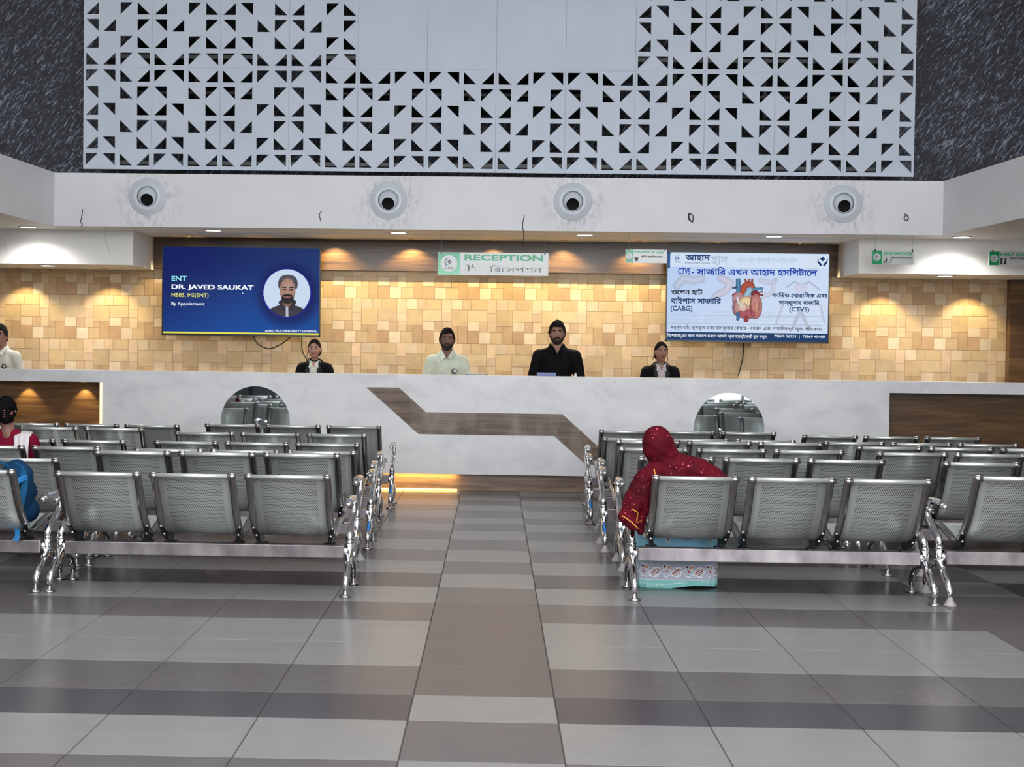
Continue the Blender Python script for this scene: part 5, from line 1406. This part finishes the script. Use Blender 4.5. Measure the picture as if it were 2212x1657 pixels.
for i in range(1, NA + 1): acc.append(acc[-1] + math.hypot((per[i][0] - per[i - 1][0]) * 0.255, (per[i][1] - per[i - 1][1]) * 0.19))
cx_, cy_ = sx - 0.012, sy + 0.63
for j in range(NZ + 1):
    z = 0.006 + 0.385 * j / NZ
    for i in range(NA):
        px_, py_ = per[i]
        f = 1.0 + 0.03 * (1 - j / NZ) + 0.012 * math.sin(i * 0.9 + 2) * (1 - 0.5 * j / NZ)
        rx_, ry_ = 0.255 * f, 0.185 * f
        if z < 0.03: rx_ *= 0.97 + z; ry_ *= 0.97 + z
        wob_ = 0.006 * noise.noise(Vector((px_ * 3, py_ * 3, z * 6)))
        vs.append((cx_ + px_ * (rx_ + wob_), cy_ + py_ * (ry_ + wob_), z + (0.012 * max(0, -py_) * (1 - j / NZ) * math.sin(px_ * 3) if j < 8 else 0)))
for j in range(NZ):
    for i in range(NA):
        i2 = (i + 1) % NA; fs.append((j * NA + i, j * NA + i2, (j + 1) * NA + i2, (j + 1) * NA + i)); cols.append(skcol(acc[i], 0.006 + 0.385 * (j + 0.5) / NZ))
n0 = len(fs); fs.append(tuple(NZ * NA + i for i in range(NA)))
mb = MB(); mb.add(vs, fs, 0, True)
sk = mb.build('skirt', SAREE, pr, fix=False)
ca = sk.data.color_attributes.new('paint', 'FLOAT_COLOR', 'CORNER')
ca.data.foreach_set('color', [q for c in cols for q in ([lin(c[0]), lin(c[1]), lin(c[2]), 1.0] * 4)] + [lin(104), lin(176), lin(200), 1.0] * NA)

# ---- woman in maroon seen from behind at the left edge, white scarf over her right shoulder
_, bx1, by1, bz1 = BENCH[('LB', 2)]
px0 = -3.63; py0 = by1
pw = thing('person', 'person in a maroon top with a white scarf, hair bun seen from behind', 'person', (px0, py0 + 0.35, 0))
Q = lambda a, b, c: Vector((px0 + a, py0 + b, c))
mb = MB(); hcs = Q(-0.02, 0.12, 0.965); Rw = Matrix.Rotation(PI, 3, 'Z')
head_mesh(mb, hcs, 0.92, Rw, True)
capsule(mb, Q(-0.01, 0.11, 0.89), Q(0, 0.12, 0.80), 0.046, 0.055)
def ttor(mb, e):
    capsule(mb, Q(-0.145, 0.13, 0.752), Q(0.145, 0.13, 0.752), 0.052 + e, 0.052 + e)
    capsule(mb, Q(-0.05, 0.12, 0.795), Q(0.05, 0.12, 0.795), 0.038 + e, 0.038 + e)
    mb.ball(Q(0, 0.16, 0.66), (0.155 + e, 0.095 + e, 0.15 + e), 20, 12); mb.ball(Q(0, 0.22, 0.50), (0.15 + e, 0.10 + e, 0.14 + e), 20, 12)
arms = [[Q(sg * 0.165, 0.14, 0.745), Q(sg * 0.20, 0.19, 0.545), Q(sg * 0.13, 0.36, 0.50)] for sg in (-1, 1)]
ttor(mb, 0)
for sg, a in zip((-1, 1), arms): chain(mb, a, [0.046, 0.038, 0.028]); hand(mb, a[2], (-sg * 0.4, 1, 0), (0, 0, 1), 0.88, -sg, 0.5)
for sg in (-1, 1):
    chain(mb, [Q(sg * 0.085, 0.28, 0.455), Q(sg * 0.095, 0.62, 0.455), Q(sg * 0.095, 0.62, 0.10)], [0.082, 0.056, 0.038]); capsule(mb, Q(sg * 0.10, 0.60, 0.042), Q(sg * 0.105, 0.74, 0.036), 0.036, 0.03)
bw = skin_obj('body', mb, 0.008, SK_B, pw, 3)
face_parts(bw, hcs, 0.92, Rw, M['eye_white'], M['hair_black'], LIP, True)
def bun(mb, L):
    mb.ball(L(-0.035, 0.095, -0.030), (0.052, 0.044, 0.056), 16, 12); mb.ball(L(-0.075, 0.070, 0.045), (0.020, 0.018, 0.016), 10, 8); mb.ball(L(0.03, 0.09, 0.02), (0.055, 0.04, 0.06), 14, 10)
hr = hair_cap(bw, hcs, 0.92, Rw, lambda x, y: (0.066 - 0.06 * abs(x) ** 1.6) if y < -0.1 else (-0.03 if y < 0.2 else -0.085), M['hair_black'], 0.006, 1.10, bun, 4.0)
mb = MB(); Lh = lambda x, y, z: hcs + Rw @ (Vector((x, y, z)) * 0.92)
for i in range(4): mb.ball(Lh(-0.036, 0.143, 0.022 - 0.017 * i), (0.006, 0.004, 0.004), 8, 6)
mb.tube([Lh(-0.085, 0.10, 0.012), Lh(-0.088, 0.118, 0.0), Lh(-0.083, 0.124, -0.012)], 0.006, 8)
mb.build('hair_clip', mat('hair_clip', C(200, 120, 110), 0.2, 0.4), hr)
MRN = cloth('maroon_top', 126, 18, 48)
mb = MB(); ttor(mb, 0.012)
for a in arms: chain(mb, [a[0], a[1], a[1].lerp(a[2], 0.4)], [0.060, 0.052, 0.046])
tp = skin_obj('top', mb, 0.010, MRN, pw, 4, lambda v: v + Vector((0, 0, 0)) + Vector((noise.noise(v * 14) * 0.004, noise.noise(v * 11 + Vector((3, 0, 0))) * 0.006, 0)))
mb = MB()
for sg in (-1, 1): chain(mb, [Q(sg * 0.085, 0.26, 0.455), Q(sg * 0.095, 0.62, 0.45), Q(sg * 0.095, 0.63, 0.12)], [0.10, 0.075, 0.065])
skin_obj('trousers', mb, 0.014, cloth('trousers_maroon', 92, 20, 40), pw, 3)
WS = cloth('scarf_white', 226, 220, 224)
vs = []; fs = []; NN = 16
pth = [(0.115, 0.27, 0.66, 0.055), (0.115, 0.22, 0.775, 0.058), (0.118, 0.14, 0.822, 0.058), (0.122, 0.06, 0.790, 0.056), (0.128, 0.035, 0.72, 0.052), (0.136, 0.028, 0.63, 0.044), (0.142, 0.020, 0.55, 0.030), (0.144, 0.012, 0.47, 0.012)]
for (a, b, c, hw) in pth:
    for i in range(NN + 1):
        q = -1 + 2 * i / NN; vs.append(Q(a + hw * q, b + 0.004 * math.sin(q * 9) - 0.004, c - 0.010 * q * q))
for i in range(len(pth) - 1):
    for j in range(NN): q = i * (NN + 1) + j; fs.append((q, q + 1, q + NN + 2, q + NN + 1))
mb = MB(); mb.add(vs, fs, 0, True); sf = mb.build('scarf', WS, tp, fix=False)
so = sf.modifiers.new('thickness', 'SOLIDIFY'); so.thickness = 0.006

# ---- blue backpack leaning on the nearest far left bench
_, bx2, by2, bz2 = BENCH[('LB', 0)]
BLU = cloth('pack_blue', 30, 92, 138); BLD = cloth('pack_navy', 22, 58, 92); GRY = cloth('pack_grey', 52, 50, 58); BLL = cloth('pack_bright', 58, 132, 196)
Q = lambda a, b, c: Vector((-2.935 + a * 0.86, by2 + b, c))
bp = thing('backpack', 'blue backpack with dangling straps leaning on the end seat at the left edge', 'backpack', (-2.935, by2 + 0.3, 0.36))
mb = MB(); Rt = Matrix.Rotation(math.radians(-12), 3, 'X') @ Matrix.Rotation(math.radians(4), 3, 'Y')
mb.ball(Q(-0.02, 0.285, 0.565), (0.122, 0.10, 0.205), 20, 14, 0, Rt); mb.ball(Q(0.01, 0.28, 0.665), (0.100, 0.085, 0.085), 16, 12)
capsule(mb, Q(-0.13, 0.33, 0.45), Q(0.05, 0.33, 0.45), 0.085, 0.085); capsule(mb, Q(-0.10, 0.36, 0.56), Q(0.04, 0.36, 0.56), 0.07, 0.07)
main = skin_obj('bag', mb, 0.010, BLD, bp, 4, lambda v: v + Vector((noise.noise(v * 13) * 0.008, noise.noise(v * 11 + Vector((5, 0, 0))) * 0.008, noise.noise(v * 9) * 0.005)))
def band(pts, w, m_, name, th=0.008):
    vs = []; fs = []; P = [Vector(p) for p in pts]; S = []
    for i in range(len(P) - 1):
        p0, p1, p2, p3 = P[max(i - 1, 0)], P[i], P[i + 1], P[min(i + 2, len(P) - 1)]
        for k in range(5):
            q = k / 5; S.append(0.5 * ((2 * p1) + (p2 - p0) * q + (2 * p0 - 5 * p1 + 4 * p2 - p3) * q * q + (3 * p1 - p0 - 3 * p2 + p3) * q ** 3))
    S.append(P[-1])
    for i, p in enumerate(S):
        dd_ = (S[min(i + 1, len(S) - 1)] - S[max(i - 1, 0)]).normalized(); sd = dd_.cross(Vector((0, 1, 0.2))).normalized(); nrm = sd.cross(dd_).normalized()
        vs += [p - sd * w, p + sd * w, p + sd * w + nrm * th, p - sd * w + nrm * th]
    for i in range(len(S) - 1):
        o = i * 4
        for j in range(4): j2 = (j + 1) % 4; fs.append((o + j, o + j2, o + 4 + j2, o + 4 + j))
    fs += [(0, 1, 2, 3), tuple(len(S) * 4 - 4 + j for j in range(4))]
    mb = MB(); mb.add(vs, fs, 0, False); return mb.build(name, m_, bp)
band([Q(-0.005, 0.26, 0.725), Q(0.055, 0.215, 0.71), Q(0.10, 0.17, 0.655), Q(0.105, 0.14, 0.58), Q(0.090, 0.13, 0.50), Q(0.050, 0.16, 0.435), Q(0.015, 0.22, 0.40)], 0.019, BLU, 'shoulder_strap', 0.014)
band([Q(0.125, 0.165, 0.665), Q(0.085, 0.130, 0.655), Q(0.035, 0.13, 0.62), Q(0.005, 0.14, 0.575), Q(0.012, 0.13, 0.545)], 0.016, BLL, 'shoulder_strap', 0.012)
band([Q(-0.16, 0.25, 0.71), Q(-0.125, 0.22, 0.745), Q(-0.08, 0.22, 0.75), Q(-0.04, 0.24, 0.72)], 0.007, BLU, 'handle', 0.007)
band([Q(0.045, 0.20, 0.385), Q(0.055, 0.16, 0.345), Q(0.065, 0.14, 0.31), Q(0.05, 0.13, 0.285)], 0.016, BLL, 'waist_strap', 0.008)
MB().ball(Q(0.035, 0.175, 0.53), (0.052, 0.022, 0.105), 16, 10, 0, Rt).build('back_pad', GRY, bp)
